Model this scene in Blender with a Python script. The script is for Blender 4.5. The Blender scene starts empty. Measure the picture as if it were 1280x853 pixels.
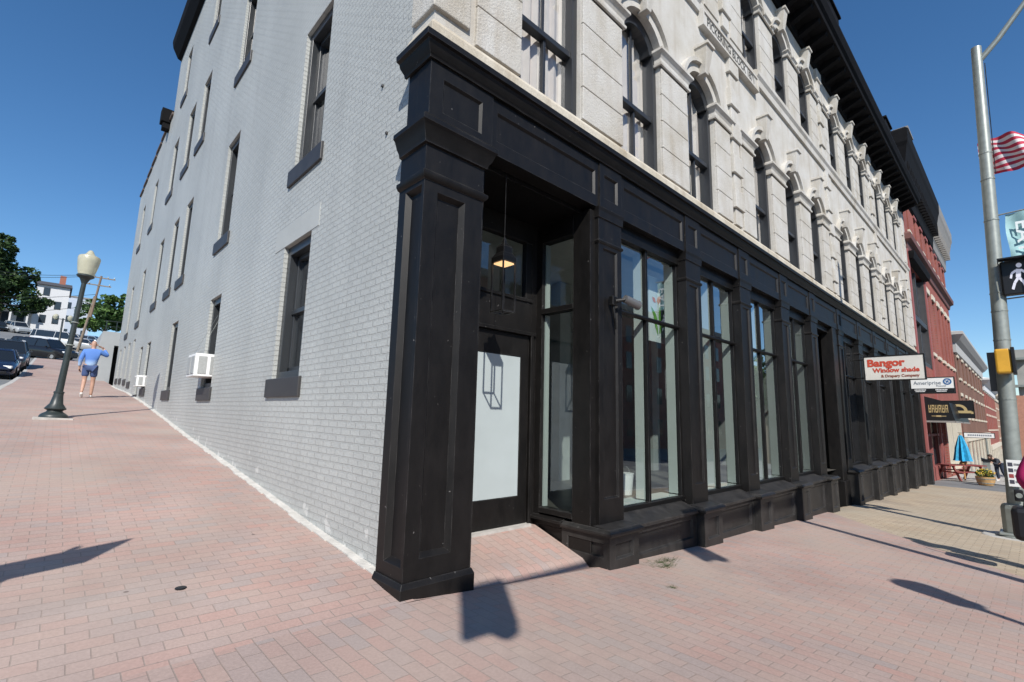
import bpy, bmesh, math, random
from mathutils import Vector, Matrix
random.seed(7)
R = math.radians
PI = math.pi
scn = bpy.context.scene
COL = scn.collection
# ------------------------------------------------------------------ helpers
def interp(x, T):
    if x <= T[0][0]: return T[0][1]
    for (a, b), (c, d) in zip(T, T[1:]):
        if x <= c: return b + (d - b) * (x - a) / (c - a)
    return T[-1][1]
def sstep(a, b, x):
    t = max(0., min(1., (x - a) / (b - a))); return t * t * (3 - 2 * t)
GX = [(-200, .8), (-20, .25), (-5, .05), (0, 0.), (.65, -.055), (2.27, -.18), (4.41, -.295), (6.3, -.355), (8.5, -.462),
      (10.4, -.528), (13.9, -.68), (18.6, -.83), (25.7, -1.06), (60, -2.1), (200, -6), (600, -16)]
GY = [(-300, -.3), (-4, 0), (0, .03), (.47, .1), (1.7, .2), (3.83, .407), (5.5, .569), (8, .79), (12.07, 1.196), (15.25, 1.51),
      (19.8, 1.88), (24, 2.13), (32, 2.75), (40, 3.7), (55, 5.4), (64, 6.7), (76, 8.3), (104, 12.4), (127, 15.7), (300, 32), (700, 60)]
def G(x, y):
    w = 1. - sstep(.06, .5, x) * (1 - sstep(26.5, 32, y)) if y > 0 else 1.
    return interp(x, GX) + interp(y, GY) * w

class MB:
    def __init__(self): self.v = []; self.f = []; self.mi = []; self.cur = 0
    def face(self, *pts):
        n = len(self.v); self.v += [tuple(p) for p in pts]
        self.f.append(tuple(range(n, n + len(pts)))); self.mi.append(self.cur)
    def hexa(self, p):      # 8 points: bottom 4 ccw, top 4 ccw
        n = len(self.v); self.v += [tuple(q) for q in p]
        for q in ((0,3,2,1),(4,5,6,7),(0,1,5,4),(1,2,6,5),(2,3,7,6),(3,0,4,7)):
            self.f.append(tuple(n + i for i in q)); self.mi.append(self.cur)
    def box(self, x0, x1, y0, y1, z0, z1):
        self.hexa([(x0,y0,z0),(x1,y0,z0),(x1,y1,z0),(x0,y1,z0),(x0,y0,z1),(x1,y0,z1),(x1,y1,z1),(x0,y1,z1)])
    def rbox(self, c, size, rz=0., rx=0., ry=0.):
        m = Matrix.Translation(c) @ Matrix.Rotation(rz,4,'Z') @ Matrix.Rotation(ry,4,'Y') @ Matrix.Rotation(rx,4,'X')
        a,b,d = [s/2 for s in size]
        self.hexa([tuple(m @ Vector(q)) for q in ((-a,-b,-d),(a,-b,-d),(a,b,-d),(-a,b,-d),(-a,-b,d),(a,-b,d),(a,b,d),(-a,b,d))])
    def tube(self, pts, r, n=10, caps=True):
        pts = [Vector(p) for p in pts]
        rs = r if isinstance(r, (list, tuple)) else [r] * len(pts)
        rings = []
        up0 = None
        for i, p in enumerate(pts):
            d = (pts[min(i+1,len(pts)-1)] - pts[max(i-1,0)]).normalized()
            up = Vector((0,0,1)) if abs(d.z) < .95 else Vector((1,0,0))
            if up0 is not None: up = up0
            a = d.cross(up).normalized(); b = d.cross(a).normalized(); up0 = -b if False else up
            base = len(self.v)
            for k in range(n):
                t = 2*PI*k/n
                self.v.append(tuple(p + (a*math.cos(t) + b*math.sin(t)) * rs[i]))
            rings.append(base)
        for i in range(len(rings)-1):
            for k in range(n):
                self.f.append((rings[i]+k, rings[i]+(k+1)%n, rings[i+1]+(k+1)%n, rings[i+1]+k)); self.mi.append(self.cur)
        if caps:
            self.f.append(tuple(rings[0]+k for k in range(n))[::-1]); self.mi.append(self.cur)
            self.f.append(tuple(rings[-1]+k for k in range(n))); self.mi.append(self.cur)
    def lathe(self, prof, n=20, c=(0,0,0), flat=1.):
        rings = []
        for r, z in prof:
            base = len(self.v)
            for k in range(n):
                t = 2*PI*k/n
                self.v.append((c[0]+r*math.cos(t), c[1]+r*math.sin(t)*flat, c[2]+z))
            rings.append(base)
        for i in range(len(rings)-1):
            for k in range(n):
                self.f.append((rings[i]+k, rings[i]+(k+1)%n, rings[i+1]+(k+1)%n, rings[i+1]+k)); self.mi.append(self.cur)
        self.f.append(tuple(rings[0]+k for k in range(n))[::-1]); self.mi.append(self.cur)
        self.f.append(tuple(rings[-1]+k for k in range(n))); self.mi.append(self.cur)
    def sweep(self, path, prof, closed=True):   # path: 2D points, profile: (out, z); outward = right-hand normal of travel
        P = [Vector((p[0], p[1])) for p in path]; rings = []
        for i, p in enumerate(P):
            ns = []
            if i > 0: d = (P[i]-P[i-1]).normalized(); ns.append(Vector((d.y,-d.x)))
            if i < len(P)-1: d = (P[i+1]-P[i]).normalized(); ns.append(Vector((d.y,-d.x)))
            if len(ns) == 2:
                m = (ns[0]+ns[1]).normalized(); m = m / max(.2, m.dot(ns[0]))
            else: m = ns[0]
            base = len(self.v)
            for o, z in prof: self.v.append((p.x+m.x*o, p.y+m.y*o, z))
            rings.append(base)
        n = len(prof)
        for i in range(len(rings)-1):
            for k in range(n if closed else n-1):
                k2 = (k+1) % n
                self.f.append((rings[i]+k, rings[i]+k2, rings[i+1]+k2, rings[i+1]+k)); self.mi.append(self.cur)
        if closed:
            for rg in (rings[0], rings[-1]):
                self.f.append(tuple(rg+k for k in range(n))); self.mi.append(self.cur)
    def panel(self, P, u0, u1, v0, v1, d0, d1, ins=(), rec=.03, sl=.02, sides='lrbt'):
        us = sorted({u0,u1,*[q for r in ins for q in (r[0],r[1])]}); vs = sorted({v0,v1,*[q for r in ins for q in (r[2],r[3])]})
        for a,b in zip(us,us[1:]):
            for c,d in zip(vs,vs[1:]):
                um,vm=(a+b)/2,(c+d)/2
                if any(r[0]<um<r[1] and r[2]<vm<r[3] for r in ins): continue
                self.face(P(a,c,d0),P(b,c,d0),P(b,d,d0),P(a,d,d0))
        for a,b,c,d in ins:
            e=d0+rec; o=[(a,c),(b,c),(b,d),(a,d)]; q=[(a+sl,c+sl),(b-sl,c+sl),(b-sl,d-sl),(a+sl,d-sl)]
            for i in range(4):
                j=(i+1)%4; self.face(P(*o[i],d0),P(*o[j],d0),P(*q[j],e),P(*q[i],e))
            self.face(*[P(*t,e) for t in q])
        if 'l' in sides: self.face(P(u0,v0,d0),P(u0,v1,d0),P(u0,v1,d1),P(u0,v0,d1))
        if 'r' in sides: self.face(P(u1,v0,d0),P(u1,v1,d0),P(u1,v1,d1),P(u1,v0,d1))
        if 'b' in sides: self.face(P(u0,v0,d0),P(u1,v0,d0),P(u1,v0,d1),P(u0,v0,d1))
        if 't' in sides: self.face(P(u0,v1,d0),P(u1,v1,d0),P(u1,v1,d1),P(u0,v1,d1))
    def build(self, name, mat, parent=None, smooth=False, bevel=0., recalc=True):
        me = bpy.data.meshes.new(name); me.from_pydata(self.v, [], self.f)
        mats = mat if isinstance(mat, (list, tuple)) else [mat]
        for m in mats: me.materials.append(m)
        if len(mats) > 1: me.polygons.foreach_set('material_index', self.mi)
        bm = bmesh.new(); bm.from_mesh(me)
        bmesh.ops.remove_doubles(bm, verts=bm.verts, dist=1e-5)
        if recalc: bmesh.ops.recalc_face_normals(bm, faces=bm.faces)
        if smooth:
            for f in bm.faces: f.smooth = True
            for e in bm.edges:
                if len(e.link_faces) == 2 and e.calc_face_angle(0) > R(35): e.smooth = False
        bm.to_mesh(me); bm.free()
        o = bpy.data.objects.new(name, me); COL.objects.link(o)
        if parent is not None: o.parent = parent
        if bevel:
            b = o.modifiers.new('bevel','BEVEL'); b.width = bevel; b.segments = 2; b.limit_method = 'ANGLE'; b.angle_limit = R(40)
            b.harden_normals = False
        return o
def thing(name, label, cat, loc=(0,0,0), rz=0., group=None):
    o = bpy.data.objects.new(name, None); COL.objects.link(o); o.empty_display_size = .3
    o.location = loc; o.rotation_euler = (0,0,rz); return tag(o, label, cat, group)
def tag(o, label, cat, group=None):
    o['label'] = label; o['category'] = cat
    if group: o['group'] = group
    return o
def struct(o): o['kind'] = 'structure'; return o
def dup(root, loc, rz=None, label=None):
    def cp(o, par):
        c = o.copy(); COL.objects.link(c)
        if par is not None: c.parent = par
        for ch in [q for q in allobj if q.parent is o]: cp(ch, c)
        return c
    allobj = list(bpy.data.objects)
    r = cp(root, None); r.location = loc
    if rz is not None: r.rotation_euler = (0,0,rz)
    if label: r['label'] = label
    return r
def text(body, size, mat, parent, M4, name='lettering', extr=.003, align='CENTER', sx=1., bold=0.):
    cu = bpy.data.curves.new('txt', 'FONT'); cu.body = body; cu.size = size; cu.extrude = extr; cu.align_x = align; cu.align_y = 'CENTER'; cu.offset = bold
    cu.resolution_u = 3
    to = bpy.data.objects.new('txt', cu); COL.objects.link(to)
    dg = bpy.context.evaluated_depsgraph_get(); dg.update()
    me = bpy.data.meshes.new_from_object(to.evaluated_get(dg)); me.transform(Matrix.Diagonal((sx,1,1,1))); me.transform(M4)
    bpy.data.objects.remove(to); bpy.data.curves.remove(cu)
    me.name = name; me.materials.clear(); me.materials.append(mat)
    o = bpy.data.objects.new(name, me); COL.objects.link(o); o.parent = parent; return o
def frame4(o, u, v):    # matrix with local x along u, y along v
    u = Vector(u).normalized(); v = Vector(v).normalized(); w = u.cross(v)
    return Matrix(((u.x,v.x,w.x,o[0]),(u.y,v.y,w.y,o[1]),(u.z,v.z,w.z,o[2]),(0,0,0,1)))
# ------------------------------------------------------------------ materials
def mat(name, col, rough=.6, metal=0., spec=.5, var=.0, vs=6., bump=0., bs=40., emis=None, es=0., coat=0., detail=4.):
    m = bpy.data.materials.new(name); m.use_nodes = True; nt = m.node_tree; b = nt.nodes['Principled BSDF']
    b.inputs['Base Color'].default_value = (*col, 1); b.inputs['Roughness'].default_value = rough; b.inputs['Metallic'].default_value = metal
    b.inputs['Specular IOR Level'].default_value = spec; b.inputs['Coat Weight'].default_value = coat
    if emis: b.inputs['Emission Color'].default_value = (*emis, 1); b.inputs['Emission Strength'].default_value = es
    if var or bump:
        tc = nt.nodes.new('ShaderNodeTexCoord')
    if var:
        n = nt.nodes.new('ShaderNodeTexNoise'); n.inputs['Scale'].default_value = vs; n.inputs['Detail'].default_value = detail
        nt.links.new(tc.outputs['Object'], n.inputs['Vector'])
        r = nt.nodes.new('ShaderNodeValToRGB')
        r.color_ramp.elements[0].position = .3; r.color_ramp.elements[1].position = .7
        r.color_ramp.elements[0].color = (*[c*(1-var) for c in col],1); r.color_ramp.elements[1].color = (*[min(1,c*(1+var)) for c in col],1)
        nt.links.new(n.outputs['Fac'], r.inputs['Fac']); nt.links.new(r.outputs['Color'], b.inputs['Base Color'])
    if bump:
        n2 = nt.nodes.new('ShaderNodeTexNoise'); n2.inputs['Scale'].default_value = bs; n2.inputs['Detail'].default_value = 5
        nt.links.new(tc.outputs['Object'], n2.inputs['Vector'])
        bp = nt.nodes.new('ShaderNodeBump'); bp.inputs['Strength'].default_value = bump; bp.inputs['Distance'].default_value = .02
        nt.links.new(n2.outputs['Fac'], bp.inputs['Height']); nt.links.new(bp.outputs['Normal'], b.inputs['Normal'])
    return m
def N(nt, t, **kw):
    n = nt.nodes.new(t)
    for k, v in kw.items():
        if k.startswith('i_'): n.inputs[k[2:].replace('_',' ')].default_value = v
        else: setattr(n, k, v)
    return n
def brick(name, pal, mort, ua, va, w=.2, h=.0677, ms=.006, bump=.5, dist=.006, rough=.7, patch=.15, pscale=.7, tint=None, flat=None, mixbias=0., offset=.5, spots=False, streaks=0.):
    m = bpy.data.materials.new(name); m.use_nodes = True; nt = m.node_tree; L = nt.links.new; b = nt.nodes['Principled BSDF']
    tc = N(nt,'ShaderNodeTexCoord'); sp = N(nt,'ShaderNodeSeparateXYZ'); cb = N(nt,'ShaderNodeCombineXYZ')
    L(tc.outputs['Object'], sp.inputs[0]); L(sp.outputs[ua], cb.inputs[0]); L(sp.outputs[va], cb.inputs[1])
    # slight wobble so courses are not ruler straight
    nw = N(nt,'ShaderNodeTexNoise'); nw.inputs['Scale'].default_value = 2.5; L(cb.outputs[0], nw.inputs['Vector'])
    wv = N(nt,'ShaderNodeVectorMath', operation='MULTIPLY_ADD'); L(nw.outputs['Color'], wv.inputs[0]); wv.inputs[1].default_value = (.012,.012,0); L(cb.outputs[0], wv.inputs[2])
    br = N(nt,'ShaderNodeTexBrick'); br.offset = offset; L(wv.outputs[0], br.inputs['Vector'])
    br.inputs['Scale'].default_value = 1; br.inputs['Brick Width'].default_value = w; br.inputs['Row Height'].default_value = h
    br.inputs['Mortar Size'].default_value = ms; br.inputs['Mortar Smooth'].default_value = .3; br.inputs['Bias'].default_value = mixbias
    br.inputs['Color1'].default_value = (0,0,0,1); br.inputs['Color2'].default_value = (1,1,1,1); br.inputs['Mortar'].default_value = (.5,.5,.5,1)
    rp_ = N(nt,'ShaderNodeValToRGB'); L(br.outputs['Color'], rp_.inputs['Fac']); cr = rp_.color_ramp
    while len(cr.elements) < len(pal): cr.elements.new(.5)
    for i_,c_ in enumerate(pal): cr.elements[i_].position = i_/max(1,len(pal)-1); cr.elements[i_].color = (*c_,1)
    mxm = N(nt,'ShaderNodeMix', data_type='RGBA'); L(br.outputs['Fac'], mxm.inputs[0]); L(rp_.outputs['Color'], mxm.inputs[6]); mxm.inputs[7].default_value = (*mort,1)
    nz = N(nt,'ShaderNodeTexNoise'); nz.inputs['Scale'].default_value = pscale; nz.inputs['Detail'].default_value = 6; L(tc.outputs['Object'], nz.inputs['Vector'])
    mr = N(nt,'ShaderNodeMapRange'); mr.inputs['From Min'].default_value = .3; mr.inputs['From Max'].default_value = .7
    mr.inputs['To Min'].default_value = 1-patch; mr.inputs['To Max'].default_value = 1+patch; L(nz.outputs['Fac'], mr.inputs['Value'])
    mx = N(nt,'ShaderNodeMix', data_type='RGBA', blend_type='MULTIPLY'); mx.inputs[0].default_value = 1
    L(mxm.outputs[2], mx.inputs[6]); L(mr.outputs['Result'], mx.inputs[7])
    # fine speckle
    n3 = N(nt,'ShaderNodeTexNoise'); n3.inputs['Scale'].default_value = 60; n3.inputs['Detail'].default_value = 3; L(tc.outputs['Object'], n3.inputs['Vector'])
    m3 = N(nt,'ShaderNodeMapRange'); m3.inputs['To Min'].default_value = .8; m3.inputs['To Max'].default_value = 1.2; L(n3.outputs['Fac'], m3.inputs['Value'])
    mx2 = N(nt,'ShaderNodeMix', data_type='RGBA', blend_type='MULTIPLY'); mx2.inputs[0].default_value = 1
    L(mx.outputs[2], mx2.inputs[6]); L(m3.outputs['Result'], mx2.inputs[7])
    out = mx2.outputs[2]
    if tint:     # second patchy tint (worn or dusty areas)
        n4 = N(nt,'ShaderNodeTexNoise'); n4.inputs['Scale'].default_value = tint[1]; n4.inputs['Detail'].default_value = 5; L(tc.outputs['Object'], n4.inputs['Vector'])
        m4 = N(nt,'ShaderNodeMapRange'); m4.inputs['From Min'].default_value = .45; m4.inputs['From Max'].default_value = .72; m4.inputs['To Max'].default_value = tint[2]; L(n4.outputs['Fac'], m4.inputs['Value'])
        mx3 = N(nt,'ShaderNodeMix', data_type='RGBA'); L(m4.outputs['Result'], mx3.inputs[0]); L(out, mx3.inputs[6]); mx3.inputs[7].default_value = (*tint[0],1); out = mx3.outputs[2]
    if spots:
        vo = N(nt,'ShaderNodeTexVoronoi'); vo.inputs['Scale'].default_value = 1.7; L(tc.outputs['Object'], vo.inputs['Vector'])
        ms_ = N(nt,'ShaderNodeMapRange'); ms_.inputs['From Min'].default_value = .022; ms_.inputs['From Max'].default_value = .034; ms_.inputs['To Min'].default_value = .7; ms_.inputs['To Max'].default_value = 0; L(vo.outputs['Distance'], ms_.inputs['Value'])
        mg = N(nt,'ShaderNodeMix', data_type='RGBA'); L(ms_.outputs['Result'], mg.inputs[0]); L(out, mg.inputs[6]); mg.inputs[7].default_value = (*[c*.42 for c in mort],1); out = mg.outputs[2]
        n5 = N(nt,'ShaderNodeTexNoise'); n5.inputs['Scale'].default_value = .38; n5.inputs['Detail'].default_value = 9; n5.inputs['Roughness'].default_value = .7; L(tc.outputs['Object'], n5.inputs['Vector'])
        m5 = N(nt,'ShaderNodeMapRange'); m5.inputs['From Min'].default_value = .56; m5.inputs['From Max'].default_value = .72; m5.inputs['To Max'].default_value = .38; L(n5.outputs['Fac'], m5.inputs['Value'])
        mh = N(nt,'ShaderNodeMix', data_type='RGBA'); L(m5.outputs['Result'], mh.inputs[0]); L(out, mh.inputs[6]); mh.inputs[7].default_value = (.20,.155,.135,1); out = mh.outputs[2]
    if streaks:
        mp5 = N(nt,'ShaderNodeMapping'); mp5.inputs['Scale'].default_value = (3.2,3.2,.22); L(tc.outputs['Object'], mp5.inputs['Vector'])
        n6 = N(nt,'ShaderNodeTexNoise'); n6.inputs['Scale'].default_value = 1.; n6.inputs['Detail'].default_value = 6; L(mp5.outputs[0], n6.inputs['Vector'])
        m6 = N(nt,'ShaderNodeMapRange'); m6.inputs['From Min'].default_value = .52; m6.inputs['From Max'].default_value = .74; m6.inputs['To Max'].default_value = streaks; L(n6.outputs['Fac'], m6.inputs['Value'])
        mk = N(nt,'ShaderNodeMix', data_type='RGBA'); L(m6.outputs['Result'], mk.inputs[0]); L(out, mk.inputs[6]); mk.inputs[7].default_value = (.22,.215,.20,1); out = mk.outputs[2]
        hb = N(nt,'ShaderNodeMath', operation='MULTIPLY_ADD'); L(sp.outputs['Y'], hb.inputs[0]); hb.inputs[1].default_value = -.098; L(sp.outputs['Z'], hb.inputs[2])
        hm = N(nt,'ShaderNodeMapRange'); hm.inputs['From Min'].default_value = .05; hm.inputs['From Max'].default_value = .42; hm.inputs['To Min'].default_value = .16; hm.inputs['To Max'].default_value = 0; L(hb.outputs[0], hm.inputs['Value'])
        n8 = N(nt,'ShaderNodeTexNoise'); n8.inputs['Scale'].default_value = 6; n8.inputs['Detail'].default_value = 7; L(tc.outputs['Object'], n8.inputs['Vector'])
        a8 = N(nt,'ShaderNodeMath', operation='ADD'); L(n8.outputs['Fac'], a8.inputs[0]); L(hm.outputs['Result'], a8.inputs[1])
        m8 = N(nt,'ShaderNodeMapRange'); m8.inputs['From Min'].default_value = .735; m8.inputs['From Max'].default_value = .765; m8.inputs['To Max'].default_value = .75; L(a8.outputs[0], m8.inputs['Value'])
        mw = N(nt,'ShaderNodeMix', data_type='RGBA'); L(m8.outputs['Result'], mw.inputs[0]); L(out, mw.inputs[6]); mw.inputs[7].default_value = (.60,.60,.57,1); out = mw.outputs[2]
    L(out, b.inputs['Base Color']); b.inputs['Roughness'].default_value = rough; b.inputs['Specular IOR Level'].default_value = .3
    inv = N(nt,'ShaderNodeMath', operation='MULTIPLY_ADD'); L(br.outputs['Fac'], inv.inputs[0]); inv.inputs[1].default_value = -1; 
    ad = N(nt,'ShaderNodeMath', operation='MULTIPLY'); L(n3.outputs['Fac'], ad.inputs[0]); ad.inputs[1].default_value = .35; L(ad.outputs[0], inv.inputs[2])
    bp = N(nt,'ShaderNodeBump'); bp.inputs['Strength'].default_value = bump; bp.inputs['Distance'].default_value = dist; L(inv.outputs[0], bp.inputs['Height']); L(bp.outputs['Normal'], b.inputs['Normal'])
    return m
def glassmat(name, tint=(.9,.95,.95), boost=1., rough=.0):
    m = bpy.data.materials.new(name); m.use_nodes = True; nt = m.node_tree; L = nt.links.new; nt.nodes.clear()
    o = N(nt,'ShaderNodeOutputMaterial'); tr = N(nt,'ShaderNodeBsdfTransparent'); gl = N(nt,'ShaderNodeBsdfGlossy'); fr = N(nt,'ShaderNodeLayerWeight'); pw = N(nt,'ShaderNodeMath', operation='POWER'); ma = N(nt,'ShaderNodeMath', operation='MULTIPLY_ADD'); mx = N(nt,'ShaderNodeMixShader')
    tr.inputs['Color'].default_value = (*tint,1); gl.inputs['Roughness'].default_value = rough; gl.inputs['Color'].default_value = (.95,.97,1,1); fr.inputs['Blend'].default_value = .5; pw.inputs[1].default_value = 4.; ma.inputs[1].default_value = .94; ma.inputs[2].default_value = .05; L(fr.outputs['Facing'], pw.inputs[0]); L(pw.outputs[0], ma.inputs[0])
    mu = N(nt,'ShaderNodeMath', operation='MULTIPLY', use_clamp=True); L(ma.outputs[0], mu.inputs[0]); mu.inputs[1].default_value = boost
    L(mu.outputs[0], mx.inputs[0]); L(tr.outputs[0], mx.inputs[1]); L(gl.outputs[0], mx.inputs[2]); L(mx.outputs[0], o.inputs[0]); return m
def stonemat(name, col, bump, bs, stain=.12, streak=0.):
    m = bpy.data.materials.new(name); m.use_nodes = True; nt = m.node_tree; L = nt.links.new; b = nt.nodes['Principled BSDF']
    tc = N(nt,'ShaderNodeTexCoord')
    n1 = N(nt,'ShaderNodeTexNoise'); n1.inputs['Scale'].default_value = 1.3; n1.inputs['Detail'].default_value = 8; n1.inputs['Roughness'].default_value = .65; L(tc.outputs['Object'], n1.inputs['Vector'])
    r1 = N(nt,'ShaderNodeValToRGB'); e = r1.color_ramp.elements
    e[0].position = .28; e[0].color = (*[c*(1-stain)*k for c,k in zip(col,(.98,.93,.84))],1); e[1].position = .6; e[1].color = (*col,1)
    L(n1.outputs['Fac'], r1.inputs['Fac'])
    n2 = N(nt,'ShaderNodeTexNoise'); n2.inputs['Scale'].default_value = 90; n2.inputs['Detail'].default_value = 2; L(tc.outputs['Object'], n2.inputs['Vector'])
    m2 = N(nt,'ShaderNodeMapRange'); m2.inputs['From Min'].default_value = .3; m2.inputs['From Max'].default_value = .7; m2.inputs['To Min'].default_value = .82; m2.inputs['To Max'].default_value = 1.08; L(n2.outputs['Fac'], m2.inputs['Value'])
    mx = N(nt,'ShaderNodeMix', data_type='RGBA', blend_type='MULTIPLY'); mx.inputs[0].default_value = 1; L(r1.outputs['Color'], mx.inputs[6]); L(m2.outputs['Result'], mx.inputs[7])
    out = mx.outputs[2]
    if streak:
        mp = N(nt,'ShaderNodeMapping'); mp.inputs['Scale'].default_value = (5,5,.5); L(tc.outputs['Object'], mp.inputs['Vector'])
        n3 = N(nt,'ShaderNodeTexNoise'); n3.inputs['Scale'].default_value = 1; n3.inputs['Detail'].default_value = 4; L(mp.outputs[0], n3.inputs['Vector'])
        m3 = N(nt,'ShaderNodeMapRange'); m3.inputs['From Min'].default_value = .5; m3.inputs['From Max'].default_value = .75; m3.inputs['To Max'].default_value = streak; L(n3.outputs['Fac'], m3.inputs['Value'])
        mx3 = N(nt,'ShaderNodeMix', data_type='RGBA'); L(m3.outputs['Result'], mx3.inputs[0]); L(out, mx3.inputs[6]); mx3.inputs[7].default_value = (.28,.22,.15,1); out = mx3.outputs[2]
    L(out, b.inputs['Base Color']); b.inputs['Roughness'].default_value = .85; b.inputs['Specular IOR Level'].default_value = .2
    nb = N(nt,'ShaderNodeTexNoise'); nb.inputs['Scale'].default_value = bs; nb.inputs['Detail'].default_value = 6; nb.inputs['Roughness'].default_value = .6; L(tc.outputs['Object'], nb.inputs['Vector'])
    bp = N(nt,'ShaderNodeBump'); bp.inputs['Strength'].default_value = bump; bp.inputs['Distance'].default_value = .03; L(nb.outputs['Fac'], bp.inputs['Height']); L(bp.outputs['Normal'], b.inputs['Normal'])
    return m
def blackpaint(name, col=(.0048,.0044,.0042), wear=.28):
    m = bpy.data.materials.new(name); m.use_nodes = True; nt = m.node_tree; L = nt.links.new; b = nt.nodes['Principled BSDF']
    tc = N(nt,'ShaderNodeTexCoord')
    mp = N(nt,'ShaderNodeMapping'); mp.inputs['Scale'].default_value = (4,4,1.6); L(tc.outputs['Object'], mp.inputs['Vector'])
    n1 = N(nt,'ShaderNodeTexNoise'); n1.inputs['Scale'].default_value = 1.6; n1.inputs['Detail'].default_value = 8; n1.inputs['Roughness'].default_value = .7; L(mp.outputs[0], n1.inputs['Vector'])
    r1 = N(nt,'ShaderNodeValToRGB'); e = r1.color_ramp.elements
    e[0].position = .35; e[0].color = (*col,1); e[1].position = .78; e[1].color = (*[c*(1+2.6*wear)+k_*wear for c,k_ in zip(col,(.012,.0095,.008))],1); L(n1.outputs['Fac'], r1.inputs['Fac'])
    n2 = N(nt,'ShaderNodeTexNoise'); n2.inputs['Scale'].default_value = 26; n2.inputs['Detail'].default_value = 3; L(tc.outputs['Object'], n2.inputs['Vector'])
    m2 = N(nt,'ShaderNodeMapRange'); m2.inputs['From Min'].default_value = .735; m2.inputs['From Max'].default_value = .76; m2.inputs['To Max'].default_value = .55; L(n2.outputs['Fac'], m2.inputs['Value'])
    mx = N(nt,'ShaderNodeMix', data_type='RGBA'); L(m2.outputs['Result'], mx.inputs[0]); L(r1.outputs['Color'], mx.inputs[6]); mx.inputs[7].default_value = (.22,.21,.2,1)
    bv = N(nt,'ShaderNodeBevel'); bv.samples = 3; bv.inputs['Radius'].default_value = .009; ge = N(nt,'ShaderNodeNewGeometry')
    dt = N(nt,'ShaderNodeVectorMath', operation='DOT_PRODUCT'); L(bv.outputs[0], dt.inputs[0]); L(ge.outputs['Normal'], dt.inputs[1])
    ed = N(nt,'ShaderNodeMapRange'); ed.inputs['From Min'].default_value = .995; ed.inputs['From Max'].default_value = .80; L(dt.outputs['Value'], ed.inputs['Value'])
    n7 = N(nt,'ShaderNodeTexNoise'); n7.inputs['Scale'].default_value = 5; n7.inputs['Detail'].default_value = 6; L(tc.outputs['Object'], n7.inputs['Vector'])
    m7 = N(nt,'ShaderNodeMapRange'); m7.inputs['From Min'].default_value = .42; m7.inputs['From Max'].default_value = .65; m7.inputs['To Min'].default_value = .08; m7.inputs['To Max'].default_value = .75; L(n7.outputs['Fac'], m7.inputs['Value'])
    em = N(nt,'ShaderNodeMath', operation='MULTIPLY'); L(ed.outputs['Result'], em.inputs[0]); L(m7.outputs['Result'], em.inputs[1])
    mxe = N(nt,'ShaderNodeMix', data_type='RGBA'); L(em.outputs[0], mxe.inputs[0]); L(mx.outputs[2], mxe.inputs[6]); mxe.inputs[7].default_value = (.11,.105,.10,1)
    L(mxe.outputs[2], b.inputs['Base Color'])
    m3 = N(nt,'ShaderNodeMapRange'); m3.inputs['To Min'].default_value = .38; m3.inputs['To Max'].default_value = .6; L(n1.outputs['Fac'], m3.inputs['Value']); L(m3.outputs['Result'], b.inputs['Roughness'])
    b.inputs['Specular IOR Level'].default_value = .3
    bp = N(nt,'ShaderNodeBump'); bp.inputs['Strength'].default_value = .12; bp.inputs['Distance'].default_value = .01; L(n1.outputs['Fac'], bp.inputs['Height']); L(bp.outputs['Normal'], b.inputs['Normal'])
    return m
def leafmat(name, a, b_):
    m = bpy.data.materials.new(name); m.use_nodes = True; nt = m.node_tree; L = nt.links.new; b = nt.nodes['Principled BSDF']
    tc = N(nt,'ShaderNodeTexCoord'); n = N(nt,'ShaderNodeTexNoise'); n.inputs['Scale'].default_value = 1.1; n.inputs['Detail'].default_value = 5; L(tc.outputs['Object'], n.inputs['Vector'])
    r = N(nt,'ShaderNodeValToRGB'); r.color_ramp.elements[0].position = .35; r.color_ramp.elements[1].position = .65
    r.color_ramp.elements[0].color = (*a,1); r.color_ramp.elements[1].color = (*b_,1); L(n.outputs['Fac'], r.inputs['Fac']); L(r.outputs['Color'], b.inputs['Base Color'])
    b.inputs['Roughness'].default_value = .55; b.inputs['Specular IOR Level'].default_value = .3
    return m
greybrick = brick('grey_painted_brick', [(.435,.447,.425),(.418,.429,.409),(.43,.442,.421),(.402,.413,.395)], (.388,.398,.38), 'Y','Z', bump=1., dist=.014, rough=.45, patch=.09, pscale=.5, ms=.009, streaks=.16)
greyflat = mat('grey_painted_stone', (.40,.41,.39), .55, var=.05, vs=3, bump=.1, bs=20)
jambwhite = mat('pale_grey_paint', (.5,.53,.55), .5, var=.06)
stone = stonemat('granite_rough', (.555,.54,.505), .45, 48, .2, .35)
stones = stonemat('granite_smooth', (.56,.545,.51), .15, 40, .2, .4)
black = blackpaint('black_paint')
blackd = blackpaint('black_paint_trim', (.003,.0029,.0028), .1)
blackworn = blackpaint('faded_black_paint', (.014,.0135,.013), .55)
slate = mat('slate_grey_paint', (.036,.034,.034), .5, var=.15, vs=4)
framem = mat('window_frame_dark', (.022,.024,.027), .4)
sash = mat('sash_dark', (.03,.033,.036), .35)
glass = glassmat('window_glass', (.80,.86,.84), 2.4)
glassU = glassmat('upper_glass', (.85,.9,.9), 1.6)
curtain = mat('curtain_cloth', (.66,.56,.51), .9, var=.05)
whitep = mat('white_interior_paint', (.56,.60,.58), .5, var=.04, vs=2)
film = mat('white_door_film', (.40,.45,.45), .45, var=.04, vs=3)
room = mat('interior_wall', (.28,.30,.29), .8, var=.3, vs=1.2)
roomfl = mat('interior_floor', (.10,.095,.085), .4, var=.2, vs=3)
roomce = mat('interior_ceiling', (.55,.56,.54), .8, var=.05)
PALR = [(.385,.258,.22),(.385,.273,.235),(.36,.278,.246),(.39,.282,.24),(.335,.275,.252),(.385,.27,.231),(.405,.257,.217)]
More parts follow.
